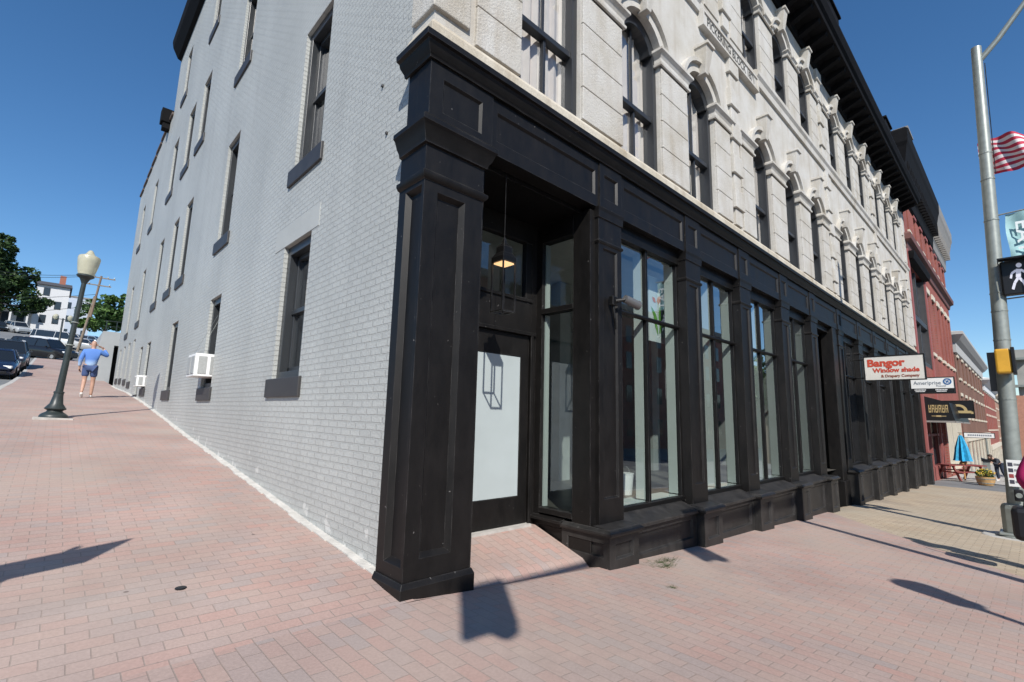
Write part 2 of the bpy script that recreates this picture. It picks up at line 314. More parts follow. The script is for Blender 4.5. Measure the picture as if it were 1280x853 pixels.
PALT = [(.43,.34,.235),(.37,.30,.22),(.45,.37,.27),(.40,.31,.22)]
pav1 = brick('red_pavers_across', PALR, (.275,.215,.185), 'X','Y', .203,.1015,.0038, .55,.005, .8, .12, .9, ((.40,.335,.28),.55,.45), spots=True)
pav2 = brick('red_pavers_along', PALR, (.285,.222,.19), 'Y','X', .203,.1015,.0038, .55,.005, .8, .10, .8, ((.41,.335,.275),.45,.55), spots=True)
pav3 = brick('tan_pavers', PALT, (.24,.19,.14), 'Y','X', .205,.103,.0055, .6,.006, .8, .10, .8, ((.40,.36,.29),.5,.5), spots=True)
asphalt = mat('asphalt', (.15,.15,.15), .85, var=.18, vs=1.2, bump=.4, bs=120, detail=8)
asphalt2 = mat('worn_asphalt', (.17,.175,.175), .85, var=.15, vs=1., bump=.3, bs=120, detail=8)
concrete = mat('concrete', (.40,.385,.355), .85, var=.12, vs=2.5, bump=.2, bs=60)
kerbm = mat('kerb_granite', (.42,.40,.37), .85, var=.15, vs=8, bump=.2)
galv = mat('galvanised_steel', (.27,.29,.265), .42, metal=.35, var=.12, vs=9)
darkgreen = mat('dark_green_iron', (.022,.030,.030), .42, var=.2, vs=10)
redbrick = brick('red_brick', [(.30,.085,.062),(.25,.07,.055),(.33,.10,.07)], (.24,.12,.10), 'X','Z', .22,.075,.008, .4,.008, .8, .15, .4)
brownbrick = brick('brown_brick', [(.19,.095,.065),(.155,.075,.055)], (.2,.14,.11), 'X','Z', .22,.075,.008, .3,.008, .85, .15, .4)
pinkred = mat('painted_red', (.29,.09,.08), .6, var=.12, vs=2)
cream = mat('cream_trim', (.58,.53,.43), .7, var=.08, vs=3)
whitewood = mat('white_clapboard', (.58,.585,.59), .7, var=.05)
palegrey = mat('pale_grey_siding', (.44,.49,.56), .7, var=.05)
greyroof = mat('dark_roof', (.06,.06,.065), .8, var=.2)
cornblack = mat('cornice_black', (.006,.006,.007), .85, spec=.15, var=.25, vs=5)
corngrey = mat('cornice_grey', (.23,.22,.205), .7, var=.1, vs=5)
white = mat('white_enamel', (.75,.75,.73), .4)
acgrey = mat('ac_grille', (.34,.35,.34), .5, var=.1, vs=40)
tyre = mat('tyre_rubber', (.012,.012,.012), .8)
rimm = mat('wheel_rim', (.45,.45,.46), .3, metal=.7)
carglass = mat('car_glass', (.012,.015,.018), .08, spec=.8)
lampred = mat('tail_lamp', (.35,.01,.01), .25)
lampwhite = mat('head_lamp', (.7,.72,.72), .15)
bark = mat('bark', (.10,.075,.055), .9, var=.25, vs=9, bump=.4)
woodpole = mat('weathered_pole_wood', (.24,.19,.14), .9, var=.2, vs=6)
leafA = leafmat('leaves_dark', (.012,.032,.010), (.045,.085,.022))
leafB = leafmat('leaves_mid', (.025,.065,.015), (.085,.15,.035))
leafC = leafmat('leaves_dry', (.12,.15,.05), (.20,.22,.08))
skin = mat('skin', (.42,.25,.18), .55, var=.06)
def plain(n, c, r=.7, **k): return mat(n, c, r, **k)
# ------------------------------------------------------------------ world, light, camera
w = bpy.data.worlds.new('World'); scn.world = w; w.use_nodes = True
nt = w.node_tree; sky = nt.nodes.new('ShaderNodeTexSky'); sky.sky_type = 'NISHITA'; sky.sun_disc = False
SUN = Vector((.457,.61,-.647)).normalized()
el = math.asin(-SUN.z)
sky.sun_elevation = el; sky.sun_rotation = math.atan2(-SUN.x, -SUN.y)
sky.altitude = 300; sky.air_density = 1.0; sky.dust_density = .2; sky.ozone_density = 3.6
bg = nt.nodes['Background']; bg.inputs['Strength'].default_value = .108
hs_ = nt.nodes.new('ShaderNodeHueSaturation'); hs_.inputs['Saturation'].default_value = 1.2; nt.links.new(sky.outputs[0], hs_.inputs['Color']); nt.links.new(hs_.outputs[0], bg.inputs[0])
sl = bpy.data.lights.new('sun','SUN'); sl.energy = 4.6; sl.angle = R(.55); sl.color = (1,.955,.89)
so = bpy.data.objects.new('sun', sl); COL.objects.link(so); so.rotation_euler = SUN.to_track_quat('-Z','Y').to_euler()
so.location = (-20,-30,40)
cam = bpy.data.cameras.new('camera'); cam.sensor_width = 36; cam.lens = 606.85/1280*36; cam.clip_end = 3000; cam.clip_start = .05
co = bpy.data.objects.new('camera', cam); COL.objects.link(co); scn.camera = co
ya, pi_, ro = R(46.7174), R(8.7799), R(1.4303)
f = Vector((math.cos(ya)*math.cos(pi_), math.sin(ya)*math.cos(pi_), math.sin(pi_))); r = Vector((math.sin(ya), -math.cos(ya), 0)); u = r.cross(f)
r2 = r*math.cos(ro) + u*math.sin(ro); u2 = u*math.cos(ro) - r*math.sin(ro)
co.matrix_world = Matrix(((r2.x,u2.x,-f.x,-2.06),(r2.y,u2.y,-f.y,-3.2751),(r2.z,u2.z,-f.z,1.3734),(0,0,0,1)))
scn.view_settings.view_transform = 'Standard'; scn.view_settings.look = 'None'; scn.view_settings.gamma = 1; scn.view_settings.exposure = .36
scn.view_settings.use_curve_mapping = False
scn.render.engine = 'CYCLES'; scn.cycles.max_bounces = 8; scn.cycles.transparent_max_bounces = 16; scn.cycles.use_denoising = True
# ------------------------------------------------------------------ ground
def sheet(name, xs, ys, m, dz=0., cond=None, zf=None):
    mb = MB(); zf = zf or G
    for a,b in zip(xs,xs[1:]):
        for c,d in zip(ys,ys[1:]):
            if cond and not cond((a+b)/2,(c+d)/2): continue
            mb.face(*[(x,y,zf(x,y)+dz) for x,y in ((a,c),(b,c),(b,d),(a,d))])
    return struct(mb.build(name, m, smooth=True, recalc=False))
def rng(a,b,s):
    n = max(1,round((b-a)/s)); return [a+(b-a)*i/n for i in range(n+1)]
gx_ = [-600,-300,-150,-80]+rng(-50,-4,4)+rng(-3.12,.06,.3)+[.12,.2,.3,.4,.5]+rng(.65,30,1.5)[0:]+rng(32,80,4)+[110,160,250,400,600]
gy_ = [-300,-150,-80,-50,-30,-20,-12,-8,-6,-5]+rng(-4,0,.5)+[.47,1,1.7,2.7]+rng(3.83,28,1.2)+rng(30,140,4)+[170,220,300,450,700]
sheet('ground', gx_, gy_, asphalt2, -.16)
# pavements: courses across the kerb street on the left, along the depth of the pavement on the right, then a tan stretch
CURBX, CURBY = -3.15, -3.75
yl = [-.06,.2,.47,1,1.7,2.7]+rng(3.83,26,.7)+rng(26.5,52,1.5)
sheet('side_street_sidewalk', rng(CURBX,.06,.25), yl, pav1)
def tanx(y): return 10.5 + (y+.06)*1.33
mbA, mbB = MB(), MB()
ysr = rng(CURBY,-.06,.3)+[.06]
for c,d in zip(ysr,ysr[1:]):
    def row(mb, fa, fb, n):
        for i in range(n):
            q = []
            for yy, rev in ((c,0),(d,1)):
                x0 = fa(yy)+(fb(yy)-fa(yy))*i/n; x1 = fa(yy)+(fb(yy)-fa(yy))*(i+1)/n
                q += [(x0,yy),(x1,yy)] if not rev else [(x1,yy),(x0,yy)]
            mb.face(*[(x,y,G(x,min(y,0.03))) for x,y in q])
    if d <= -.05: row(mbA, lambda y: -3.15, tanx, 36); row(mbB, tanx, lambda y: 24.6, 36)
    else:
        row(mbA, lambda y: .06, tanx, 36); row(mbB, tanx, lambda y: 24.6, 36)
struct(mbA.build('front_sidewalk', pav2, smooth=True, recalc=False)); struct(mbB.build('tan_front_sidewalk', pav3, smooth=True, recalc=False))
def entry(x,y): return G(x,0.)*(1-min(1,max(0,y/.86))) + .118*min(1,max(0,y/.86)) - .002
sheet('entry_floor', rng(.62,2.28,.2), rng(.06,.95,.09), pav2, 0., None, lambda x,y: entry(x,y) if y>.08 else G(x,.03))
sheet('driveway', rng(24.6,30,.6), rng(CURBY,.3,.6), asphalt2, -.03)
sheet('far_sidewalk', rng(30,90,2.5), rng(CURBY,.06,.6), concrete, 0.)
kb = MB()
for c,d in zip(rng(-.06,52,1.6),rng(-.06,52,1.6)[1:]):
    z0,z1 = G(CURBX,c),G(CURBX,d)
    kb.hexa([(CURBX-.15,c+.006,z0-.3),(CURBX,c+.006,z0-.3),(CURBX,d-.006,z1-.3),(CURBX-.15,d-.006,z1-.3),(CURBX-.15,c+.006,z0+.004),(CURBX-.002,c+.006,z0+.004),(CURBX-.002,d-.006,z1+.004),(CURBX-.15,d-.006,z1+.004)])
struct(kb.build('side_street_kerb', kerbm))
kb = MB()
for c,d in zip(rng(-3.1,90,1.9),rng(-3.1,90,1.9)[1:]):
    z0,z1 = G(c,CURBY),G(d,CURBY)
    kb.hexa([(c+.006,CURBY-.15,z0-.3),(d-.006,CURBY-.15,z1-.3),(d-.006,CURBY,z1-.3),(c+.006,CURBY,z0-.3),(c+.006,CURBY-.15,z0+.004),(d-.006,CURBY-.15,z1+.004),(d-.006,CURBY-.002,z1+.004),(c+.006,CURBY-.002,z0+.004)])
struct(kb.build('front_kerb', kerbm))
# ------------------------------------------------------------------ the corner building
bld = thing('corner_building', 'long corner building with grey painted brick side, pale granite upper front and black wooden shopfront', 'building')
WX = .06
PL = lambda u_, v_, d_: (WX + d_, u_, v_)     # left wall: u along y, v up, d inwards
PF = lambda u_, v_, d_: (u_, d_, v_)          # front: u along x
def wall(P, u0, u1, v0, v1, holes, name, m, extra_u=()):
    mb = MB()
    us = sorted({u0,u1,*extra_u,*[q for h in holes for q in h[:2]]}); vs = sorted({v0,v1,*[q for h in holes for q in h[2:4]]})
    for a,b in zip(us,us[1:]):
        for c,d in zip(vs,vs[1:]):
            um,vm = (a+b)/2,(c+d)/2
            if any(h[0]<um<h[1] and h[2]<vm<h[3] for h in holes): continue
            mb.face(P(a,c,0),P(b,c,0),P(b,d,0),P(a,d,0))
    return mb
# windows of the side wall: (y0,y1,z0,z1,kind)
Z1,Z2,Z3,Z4 = (1.78,3.60),(4.74,6.88),(8.53,10.42),(12.0,13.72)
LW = []
for y0,y1 in ((2.66,3.62),(6.97,7.82),(11.15,12.0)): LW.append((y0,y1,*Z1,'w'))
LW[1] = (6.97,7.82,1.76,3.52,'ac'); LW[2] = (11.15,12.0,1.8,3.54,'b')
LW += [(15.5,16.3,1.95,3.42,'ac2'),(17.3,18.0,1.78,3.42,'d'),(19.75,20.35,2.3,3.92,'n'),(21.35,21.95,2.45,3.92,'n'),(23.05,23.65,2.55,3.92,'n'),(24.7,25.3,2.6,3.92,'n')]
for y0,y1 in ((2.62,3.56),(7.0,7.9),(11.3,12.15),(13.2,14.05),(15.72,16.55)): LW.append((y0,y1,*Z2,'w'))
LW += [(19.6,20.4,4.6,6.65,'w'),(23.1,23.9,4.5,6.6,'w')]
for y0,y1 in ((2.62,3.56),(6.9,7.85),(11.0,11.9),(12.95,13.9),(15.55,16.5),(19.8,20.65),(23.3,24.15)): LW.append((y0,y1,*Z3,'w'))
for y0,y1 in ((2.62,3.56),(6.9,7.85),(11.0,11.9),(15.3,16.1)): LW.append((y0,y1,*Z4,'w'))
YE = 26.4; YM = 18.0; HT = 14.95
mb = wall(PL, .36, YM, -.6, HT, [h for h in LW if h[1]<YM+.1 and h[0]<YM], 'w', None)
mb2 = wall(PL, YM, YE, -.6, 11.75, [h for h in LW if h[0]>YM], 'w', None)
mb.v += []; n0 = len(mb.v); mb.v += mb2.v; mb.f += [tuple(i+n0 for i in q) for q in mb2.f]; mb.mi += mb2.mi
# stepped top of the rear part, gable end
mb.face(PL(YM,11.75,0),PL(YE,11.75,0),PL(YE,11.4,0),PL(YM,12.3,0)) if False else None
for i in range(7):
    a = YM+(YE-YM)*i/7; b_ = YM+(YE-YM)*(i+1)/7; z = 12.35-.1*i
    mb.face(PL(a,11.75,0),PL(b_,11.75,0),PL(b_,z,0),PL(a,z,0))
REV = .055
for y0,y1,z0,z1,k in LW:
    for q in (((y0,z0),(y0,z1)),((y1,z0),(y1,z1)),((y0,z1),(y1,z1)),((y0,z0),(y1,z0))):
        mb.face(PL(*q[0],0),PL(*q[1],0),PL(*q[1],REV),PL(*q[0],REV))
mb.build('brick_wall', greybrick, bld, recalc=False)
# other outer walls and roofs close the shell
mb = MB()
mb.face((26.05,.3,-2),(26.05,YM,-2),(26.05,YM,HT),(26.05,.3,11.6)); mb.face((WX,YE,-2),(26,YE,-2),(26,YE,11.6),(WX,YE,11.6)); mb.face((WX,YM,11.6),(26,YM,11.6),(26,YM,HT),(WX,YM,HT))
mb.build('rear_wall', brownbrick, bld, recalc=False)
mb = MB()
mb.face((WX,2.2,HT+.02),(26.05,2.2,HT+.02),(26.05,YM,HT+.02),(WX,YM,HT+.02)); mb.face((WX,YM,11.6),(26.05,YM,11.6),(26.05,YE,11.6),(WX,YE,11.6))
mb.face((WX,-.3,11.72),(26.05,-.3,11.72),(26.05,2.2,HT+.02),(WX,2.2,HT+.02))
mb.face((WX,-.3,11.72),(WX,2.2,HT+.02),(WX,2.2,11.0),(WX,-.3,11.0))
mb.build('mansard_roof', greyroof, bld, recalc=False)
mb = MB(); mb.sweep([(WX,YM+.02),(WX,.2)], [(0,HT-.35),(.12,HT-.3),(.3,HT+.05),(.34,HT+.25),(.34,HT+.34),(0,HT+.34)]); mb.build('side_cornice', cornblack, bld)
mb = MB(); mb.box(-.25,.12,YM+.55,YM+1.0,12.25,12.8); mb.box(-.18,.1,YM+.6,YM+.95,12.0,12.25); mb.build('rain_hopper', cornblack, bld, bevel=.02)
mb = MB()
for i in range(7):
    a = YM+(YE-YM)*i/7; b_ = YM+(YE-YM)*(i+1)/7; z = 12.35-.1*i
    mb.box(WX-.06,WX+.3,a+.004,b_-.004,z+.004,z+.1)
mb.build('coping', mat('coping_brown',(.10,.075,.065),.8), bld)
# base strip of pale mortar along the wall foot
mb = MB(); yy = [.36,.47,1,1.7,2.7,3.83,5.5,8,12.07,15.25,19.8,24,26.4]
prev=None
ys2 = rng(.42,26.4,.16)
for a,b_ in zip(ys2,ys2[1:]):
    wa = -.005-.03*random.random(); wb = wa+.006*random.random()
    za,zb = G(WX,a),G(WX,b_)
    mb.hexa([(wa,a,za-.05),(WX+.02,a,za-.05),(WX+.02,b_,zb-.05),(wb,b_,zb-.05),(wa,a,za+.012),(WX+.02,a,za+.02),(WX+.02,b_,zb+.02),(wb,b_,zb+.012)])
mb.build('base_strip', mat('pale_mortar',(.50,.48,.44),.9,var=.15,vs=8,bump=.5,bs=30), bld)
# window units on the side wall
def side_window(y0,y1,z0,z1,k,i):
    d = REV
    fr = MB(); c = .10
    for a,b_,p,q in ((y0,y0+c,z0,z1),(y1-c,y1,z0,z1),(y0+c,y1-c,z1-c*1.2,z1),(y0+c,y1-c,z0,z0+c*.9)):
        fr.hexa([PL(a,p,d),PL(b_,p,d),PL(b_,p,d+.24),PL(a,p,d+.24),PL(a,q,d),PL(b_,q,d),PL(b_,q,d+.24),PL(a,q,d+.24)])
    zm = (z0+z1)/2
    def bar(a,b_,p,q,e,g): fr.hexa([PL(a,p,e),PL(b_,p,e),PL(b_,p,g),PL(a,p,g),PL(a,q,e),PL(b_,q,e),PL(b_,q,g),PL(a,q,g)])
    bar(y0+c,y1-c,zm-.035,zm+.03,d+.08,d+.16)
    for a,b_,p,q in ((y0+c,y0+c+.05,z0+.08,z1-.12),(y1-c-.05,y1-c,z0+.08,z1-.12),(y0+c,y1-c,z1-.18,z1-.12),(y0+c,y1-c,z0+.08,z0+.16)): bar(a,b_,p,q,d+.10,d+.17)
    ym = (y0+y1)/2
    bar(ym-.012,ym+.012,z0+c,zm-.035,d+.11,d+.15)
    wnd = fr.build('window', sash, bld, bevel=.006)
    m_ = MB(); m_.face(PL(y0+c,z1-.06,d+.14),PL(y1-c,z1-.06,d+.14),PL(y1-c,z0+.05,d+.14),PL(y0+c,z0+.05,d+.14)); m_.build('pane', glassU, wnd, recalc=False)
    s = MB(); zb = z0-.245
    if k in ('d',): zb = z0-.05
    s.hexa([PL(y0-.1,zb,-.035),PL(y1+.14,zb,-.035),PL(y1+.14,zb,d-.004),PL(y0-.1,zb,d),PL(y0-.1,z0-.004,-.035),PL(y1+.14,z0-.004,-.035),PL(y1+.14,z0+.012,d),PL(y0-.1,z0+.012,d)])
    s.build('sill', slate, wnd, bevel=.008)
    if k != 'd' and i % 3 != 1:
        cu = MB(); n = 18; dd = d+.24
        for j in range(n):
            a = y0+.1+(y1-y0-.2)*j/n; b_ = y0+.1+(y1-y0-.2)*(j+1)/n
            cu.face(PL(a,zm+.02 if i%2 else z0+.1,dd+.025*math.sin(j*1.9)),PL(b_,zm+.02 if i%2 else z0+.1,dd+.025*math.sin(j*1.9+1.9)),PL(b_,z1-.06,dd+.025*math.sin(j*1.9+1.9)),PL(a,z1-.06,dd+.025*math.sin(j*1.9)))
        cu.build('curtain', curtain, wnd, smooth=True, recalc=False)
    return wnd
for i,(a,b_,c,d,k) in enumerate(LW): side_window(a,b_,c,d,k,i)
mb = MB()
for y0,y1,z1 in ((2.44,4.0,3.605),):
    mb.hexa([PL(y0,z1,-.006),PL(y1,z1,-.006),PL(y1,z1,.05),PL(y0,z1,.05),PL(y0,z1+.29,-.006),PL(y1,z1+.29,-.006),PL(y1,z1+.29,.05),PL(y0,z1+.29,.05)])
mb.build('lintel', greyflat, bld)
for (y,z) in ((1.02,4.72),(.86,4.12)):
    mb = MB(); mb.box(.04,.07,y-.014,y+.014,z-.014,z+.014); mb.build('wall_anchor', slate, bld, bevel=.004)
# ---------------- granite front, second and third storeys
XE = 26.05
GRP = [(1.53,3.36,5.15),(7.83,9.65,11.45),(14.13,15.95,17.75),(20.3,22.0,23.75)]
C2 = [c for g_ in GRP for c in g_]
HWID = .50
F2 = (4.78,6.69,7.06); F3 = (8.60,10.2,10.56)
def off(fl): return -.08 if fl == 3 else 0.
holes = [(c-HWID,c+HWID,F2[0],F2[2]) for c in C2]+[(c-.2-HWID,c-.2+HWID,F3[0],F3[2]) for c in C2]
mb = wall(PF, -.01, XE, 4.55, 11.35, holes, '', None)
def arc(c, s, t, n=12, hw=HWID):  # springing z s, top z t
    rise = t-s; rad = (hw*hw+rise*rise)/(2*rise); zc = t-rad; a0 = math.asin(hw/rad)
    return [(c+rad*math.sin(-a0+2*a0*i/n), zc+rad*math.cos(-a0+2*a0*i/n)) for i in range(n+1)], rad, zc, a0
def openings():
    for c in C2: yield c, *F2, 2
    for c in C2: yield c-.2, *F3, 3
for c,zb,zs,zt,fl in openings():
    A,rad,zc,a0 = arc(c,zs,zt)
    for p,q in zip(A,A[1:]):
        mb.face(PF(p[0],p[1],0),PF(q[0],q[1],0),PF(q[0],zt,0),PF(p[0],zt,0))
        mb.face(PF(p[0],p[1],0),PF(q[0],q[1],0),PF(q[0],q[1],.22),PF(p[0],p[1],.22))
    for xx in (c-HWID,c+HWID): mb.face(PF(xx,zb,0),PF(xx,zs,0),PF(xx,zs,.22),PF(xx,zb,.22))
    mb.face(PF(c-HWID,zb,0),PF(c+HWID,zb,0),PF(c+HWID,zb,.22),PF(c-HWID,zb,.22))
# return of the stone round the corner
mb.face((-.01,0,4.55),(-.01,.36,4.55),(-.01,.36,11.35),(-.01,0,11.35)); mb.face((-.01,.36,4.55),(WX,.36,4.55),(WX,.36,11.35),(-.01,.36,11.35))
mb.build('granite_wall', stones, bld, recalc=False)
# rusticated blocks: piers between windows, courses with open joints
def course(mb, x0, x1, z0, z1, yf=-.035, h=.41, g=.012, jx=None):
    n = max(1, round((z1-z0)/h)); hh = (z1-z0)/n
    for i in range(n):
        mb.box(x0,x1,yf,.01,z0+hh*i+g/2,z0+hh*(i+1)-g/2)
def pier(*a):
    q = MB(); course(q,*a); q.build('granite_pier', stone if a[2]<6 else stones, bld, bevel=.006)
edges = sorted([(c-HWID,c+HWID) for c in C2])
for (a0,a1),(b0,b1) in zip(edges,edges[1:]):
    if b0-a1 < 1.2: pier(a1+.005,b0-.005,4.80,6.48)
    else:
        m_ = (a1+b0)/2; pier(a1+.005,m_-.24,4.80,6.48); pier(m_+.24,b0-.005,4.80,6.48)
pier(.44,edges[0][0]-.005,4.80,6.48); pier(edges[-1][1]+.005,25.4,4.80,6.48)
for (a0,a1),(b0,b1) in zip(edges,edges[1:]):
    a1-=.2; b0-=.2
    if b0-a1 < 1.2: pier(a1+.005,b0-.005,8.62,10.18,-.02)
    else:
        m_ = (a1+b0)/2; pier(a1+.005,m_-.26,8.62,10.18,-.02); pier(m_+.26,b0-.005,8.62,10.18,-.02)
pier(.44,edges[0][0]-.2,8.62,10.18,-.02)
mb = MB()   # corner quoins + far end quoins
z = 4.90; i = 0
while z < 11.0:
    h = .86 if i % 2 == 0 else .42
    h = min(h, 11.2-z)
    e = .36 if i % 2 == 0 else .42
    mb.hexa([(-.045,-.04,z+.008),(e,-.04,z+.008),(e,.02,z+.008),(-.045,.34,z+.008),(-.045,-.04,z+h-.008),(e,-.04,z+h-.008),(e,.02,z+h-.008),(-.045,.34,z+h-.008)])
    mb.build('corner_quoin', stone, bld, bevel=.012); mb = MB()
    mb.box(25.45+(.1 if i%2 else 0),XE-.01,-.05,.01,z+.008,z+h-.008); mb.build('corner_quoin', stone, bld, bevel=.012); mb = MB()
    z += h; i += 1
# toothed strips between the groups
mb = MB()
for m_ in (6.47,12.77,19.02):
    for z0,z1,dx in ((4.80,8.28,0),(8.60,11.2,-.2)):
        z = z0; i = 0
        while z < z1-.05:
            h = .36 if i%2 else .30
            h = min(h,z1-z)
            wd = .2 if i%2 else .14
            mb.box(m_+dx-wd,m_+dx+wd,-.085 if i%2 else -.05,.01,z+.006,z+h-.006); z += h; i += 1
        mb.build('quoin_strip', stones, bld, bevel=.006); mb = MB()
mb = MB(); mb.sweep([(-.01,.36),(-.01,0),(XE,0)],[(0,4.57),(.045,4.57),(.05,4.73),(.03,4.775),(0,4.775)])
mb.build('belt_course', stonemat('granite_belt',(.60,.55,.46),.15,25,.25,.6), bld, bevel=.004)
mb = MB()
prof=[(0,8.27),(.05,8.27),(.06,8.40),(.10,8.46),(.10,8.55),(.04,8.59),(0,8.59)]
mb.sweep([(.42,0),(5.18,0)],prof); mb.sweep([(7.70,0),(XE,0)],prof)
mb.build('string_course', stones, bld)
# arches: hood mould, keystone, impost
def ring(mb, c, rad, zc, a0, r0, r1, y0, y1, n=12):
    for i in range(n):
        a = -a0+2*a0*i/n; b_ = -a0+2*a0*(i+1)/n
        pts = []
        for yy in (y0,y1):
            for t,rr in ((a,r0),(b_,r0),(b_,r1),(a,r1)): pts.append((c+(rad+rr)*math.sin(t),yy,zc+(rad+rr)*math.cos(t)))
        mb.hexa(pts)
for c,zb,zs,zt,fl in openings():
    A,rad,zc,a0 = arc(c,zs,zt)
    mb = MB()
    ring(mb,c,rad,zc,a0*1.02,.0,.14,-.045,-.001); ring(mb,c,rad,zc,a0*1.04,.142,.21,-.10,-.001)
    mb.build('arch_hood', stones, bld)
    kz0 = zt-.04; kz1 = zt+.42 if fl==2 else zt+.44
    mb = MB(); t0,t1,yf,yt = .055,.115,-.145,-.16
    mb.hexa([(c-t0,yf,kz0),(c+t0,yf,kz0),(c+t0,.012,kz0),(c-t0,.012,kz0),(c-t1,yt-.05,kz1),(c+t1,yt-.05,kz1),(c+t1,.012,kz1),(c-t1,.012,kz1)])
    mb.box(c-t1-.02,c+t1+.02,yt-.08,.012,kz1-.002,kz1+.05)
    mb.build('keystone', stones, bld, bevel=.006)
    # window in the opening
    fr = MB(); d = .11
    for s in (-1,1):
        x0,x1 = sorted((c+s*HWID,c+s*(HWID-.085))); fr.box(x0,x1,d-.05,d+.12,zb,zs)
    n = len(A)-1
    for p,q in zip(A,A[1:]):
        k = (rad-.16)/rad
        pi2 = (c+(p[0]-c)*k, zc+(p[1]-zc)*k); qi = (c+(q[0]-c)*k, zc+(q[1]-zc)*k)
        fr.hexa([(p[0],d-.05,p[1]),(q[0],d-.05,q[1]),(q[0],d+.12,q[1]),(p[0],d+.12,p[1]),(pi2[0],d-.05,pi2[1]),(qi[0],d-.05,qi[1]),(qi[0],d+.12,qi[1]),(pi2[0],d+.12,pi2[1])])
    zr = zb+.86*(zs-zb)/1.91 if fl==2 else zb+.8
    fr.box(c-HWID+.085,c+HWID-.085,d-.02,d+.08,zr-.035,zr+.035)
    fr.box(c-HWID+.085,c+HWID-.085,d,d+.08,zb,zb+.06)
    fr.box(c-.02,c+.02,d+.01,d+.07,zb+.06,zr-.035); fr.box(c-.02,c+.02,d+.04,d+.09,zr+.035,zt-.15)
    wnd = fr.build('arched_window', framem, bld, bevel=.005)
    g_ = MB(); q = [(c-HWID+.08,d+.06,zb+.05),(c+HWID-.08,d+.06,zb+.05)]+[(a_[0]*.86+c*.14,d+.06,a_[1]-.08) for a_ in A[::-1]]
    g_.face(*q); g_.build('pane', glassU, wnd, recalc=False)
    cu = MB(); nn = 40
    for j in range(nn):
        ph = c*3.1
        a = c-HWID+.06+(2*HWID-.12)*j/nn; b_ = c-HWID+.06+(2*HWID-.12)*(j+1)/nn
        if abs((a+b_)/2-c) < (.0 if c<4 else .12): continue
        fa = d+.13+.028*math.sin(j*.95+ph)+.012*math.sin(j*2.3); fb = d+.13+.028*math.sin((j+1)*.95+ph)+.012*math.sin((j+1)*2.3)
        cu.face((a,fa,zb+.05),(b_,fb,zb+.05),(b_,fb,zt-.05),(a,fa,zt-.05))
    cu.build('curtain', curtain, wnd, smooth=True, recalc=False)
mb2, = (MB(),)
for fl,dx,z0,z1,yo in ((2,0,6.50,6.78,.075),(3,-.2,10.18,10.36,.055)):
    ed = [(-9,.44)]+[(a+dx,b_+dx) for a,b_ in edges]+[(25.4,99)]
    for (a0_,a1),(b0,b1) in zip(ed,ed[1:]):
        segs = [(a1,b0)] if b0-a1 < 1.2 else [(a1,a1+.62),(b0-.62,b0)]
        if a0_ == -9: segs = [(max(.46,b0-.55),b0)]
        if b1 == 99: segs = [(a1,a1+.6)]
        for s0,s1 in segs:
            ins = .03
            if fl == 2 or True:
                path = [(s0-.02,.1),(s0-.02,-.035),(s1+.02,-.035),(s1+.02,.1)]
                h = z1-z0
                m_ = MB(); m_.sweep(path,[(0,z0),(.03,z0),(.035,z0+.12*h),(.012,z0+.16*h),(.012,z0+.42*h),(.05*yo*10,z0+.6*h),(.1*yo*10,z0+.72*h),(.1*yo*10,z0+.86*h),(.03,z1),(0,z1)])
                m_.face((s0-.04,-.06,z1-.01),(s1+.04,-.06,z1-.01),(s1+.04,.01,z1-.01),(s0-.04,.01,z1-.01))
                m_.build('impost', stones, bld)
# name tablet
mb = MB(); mb.panel(PF,5.2,7.69,8.02,8.33,-.10,.02,[(5.25,7.64,8.06,8.29)],.02,.006); tab = mb.build('name_tablet', stones, bld)
darkletter = plain('incised_letter',(.025,.025,.022),.8)
text('PICKERING BLOCK 1871', .225, darkletter, tab, frame4((6.445,-.0815,8.175),(1,0,0),(0,0,1)), sx=.88, bold=.001, extr=.002)
# main cornice with frieze and modillions
mb = MB(); mb.sweep([(-.03,2.0),(-.03,0),(XE,0)],[(0,11.22),(.06,11.22),(.08,11.42),(.2,11.5),(.62,11.5),(.64,11.58),(.70,11.64),(.76,11.80),(.76,11.86),(0,11.98)])
mb.build('roof_cornice', cornblack, bld)
mb = MB(); modm = mat('modillion_black',(.007,.007,.008),.85,spec=.12)
x = .3
while x < 25.9:
    mb.hexa([(x,-.54,11.42),(x+.16,-.54,11.42),(x+.16,-.05,11.24),(x,-.05,11.24),(x,-.58,11.505),(x+.16,-.58,11.505),(x+.16,-.05,11.505),(x,-.05,11.505)]); x += .62; mb.build('modillion', modm, bld); mb = MB()
mb = MB()
for x in (11.8,19.0): mb.box(x-.5,x+.5,-.7,.0,11.9,12.3); mb.box(x-.56,x+.56,-.75,.05,12.3,12.36); mb.build('cornice_parapet', cornblack, bld); mb = MB()
# ---------------- black shopfront
PX = [2.60,4.72,6.68,8.74,10.70,13.05,15.25,17.35,19.5,21.5,23.6,25.75]
DOORS = [(10.96,12.78),(19.75,21.25)]
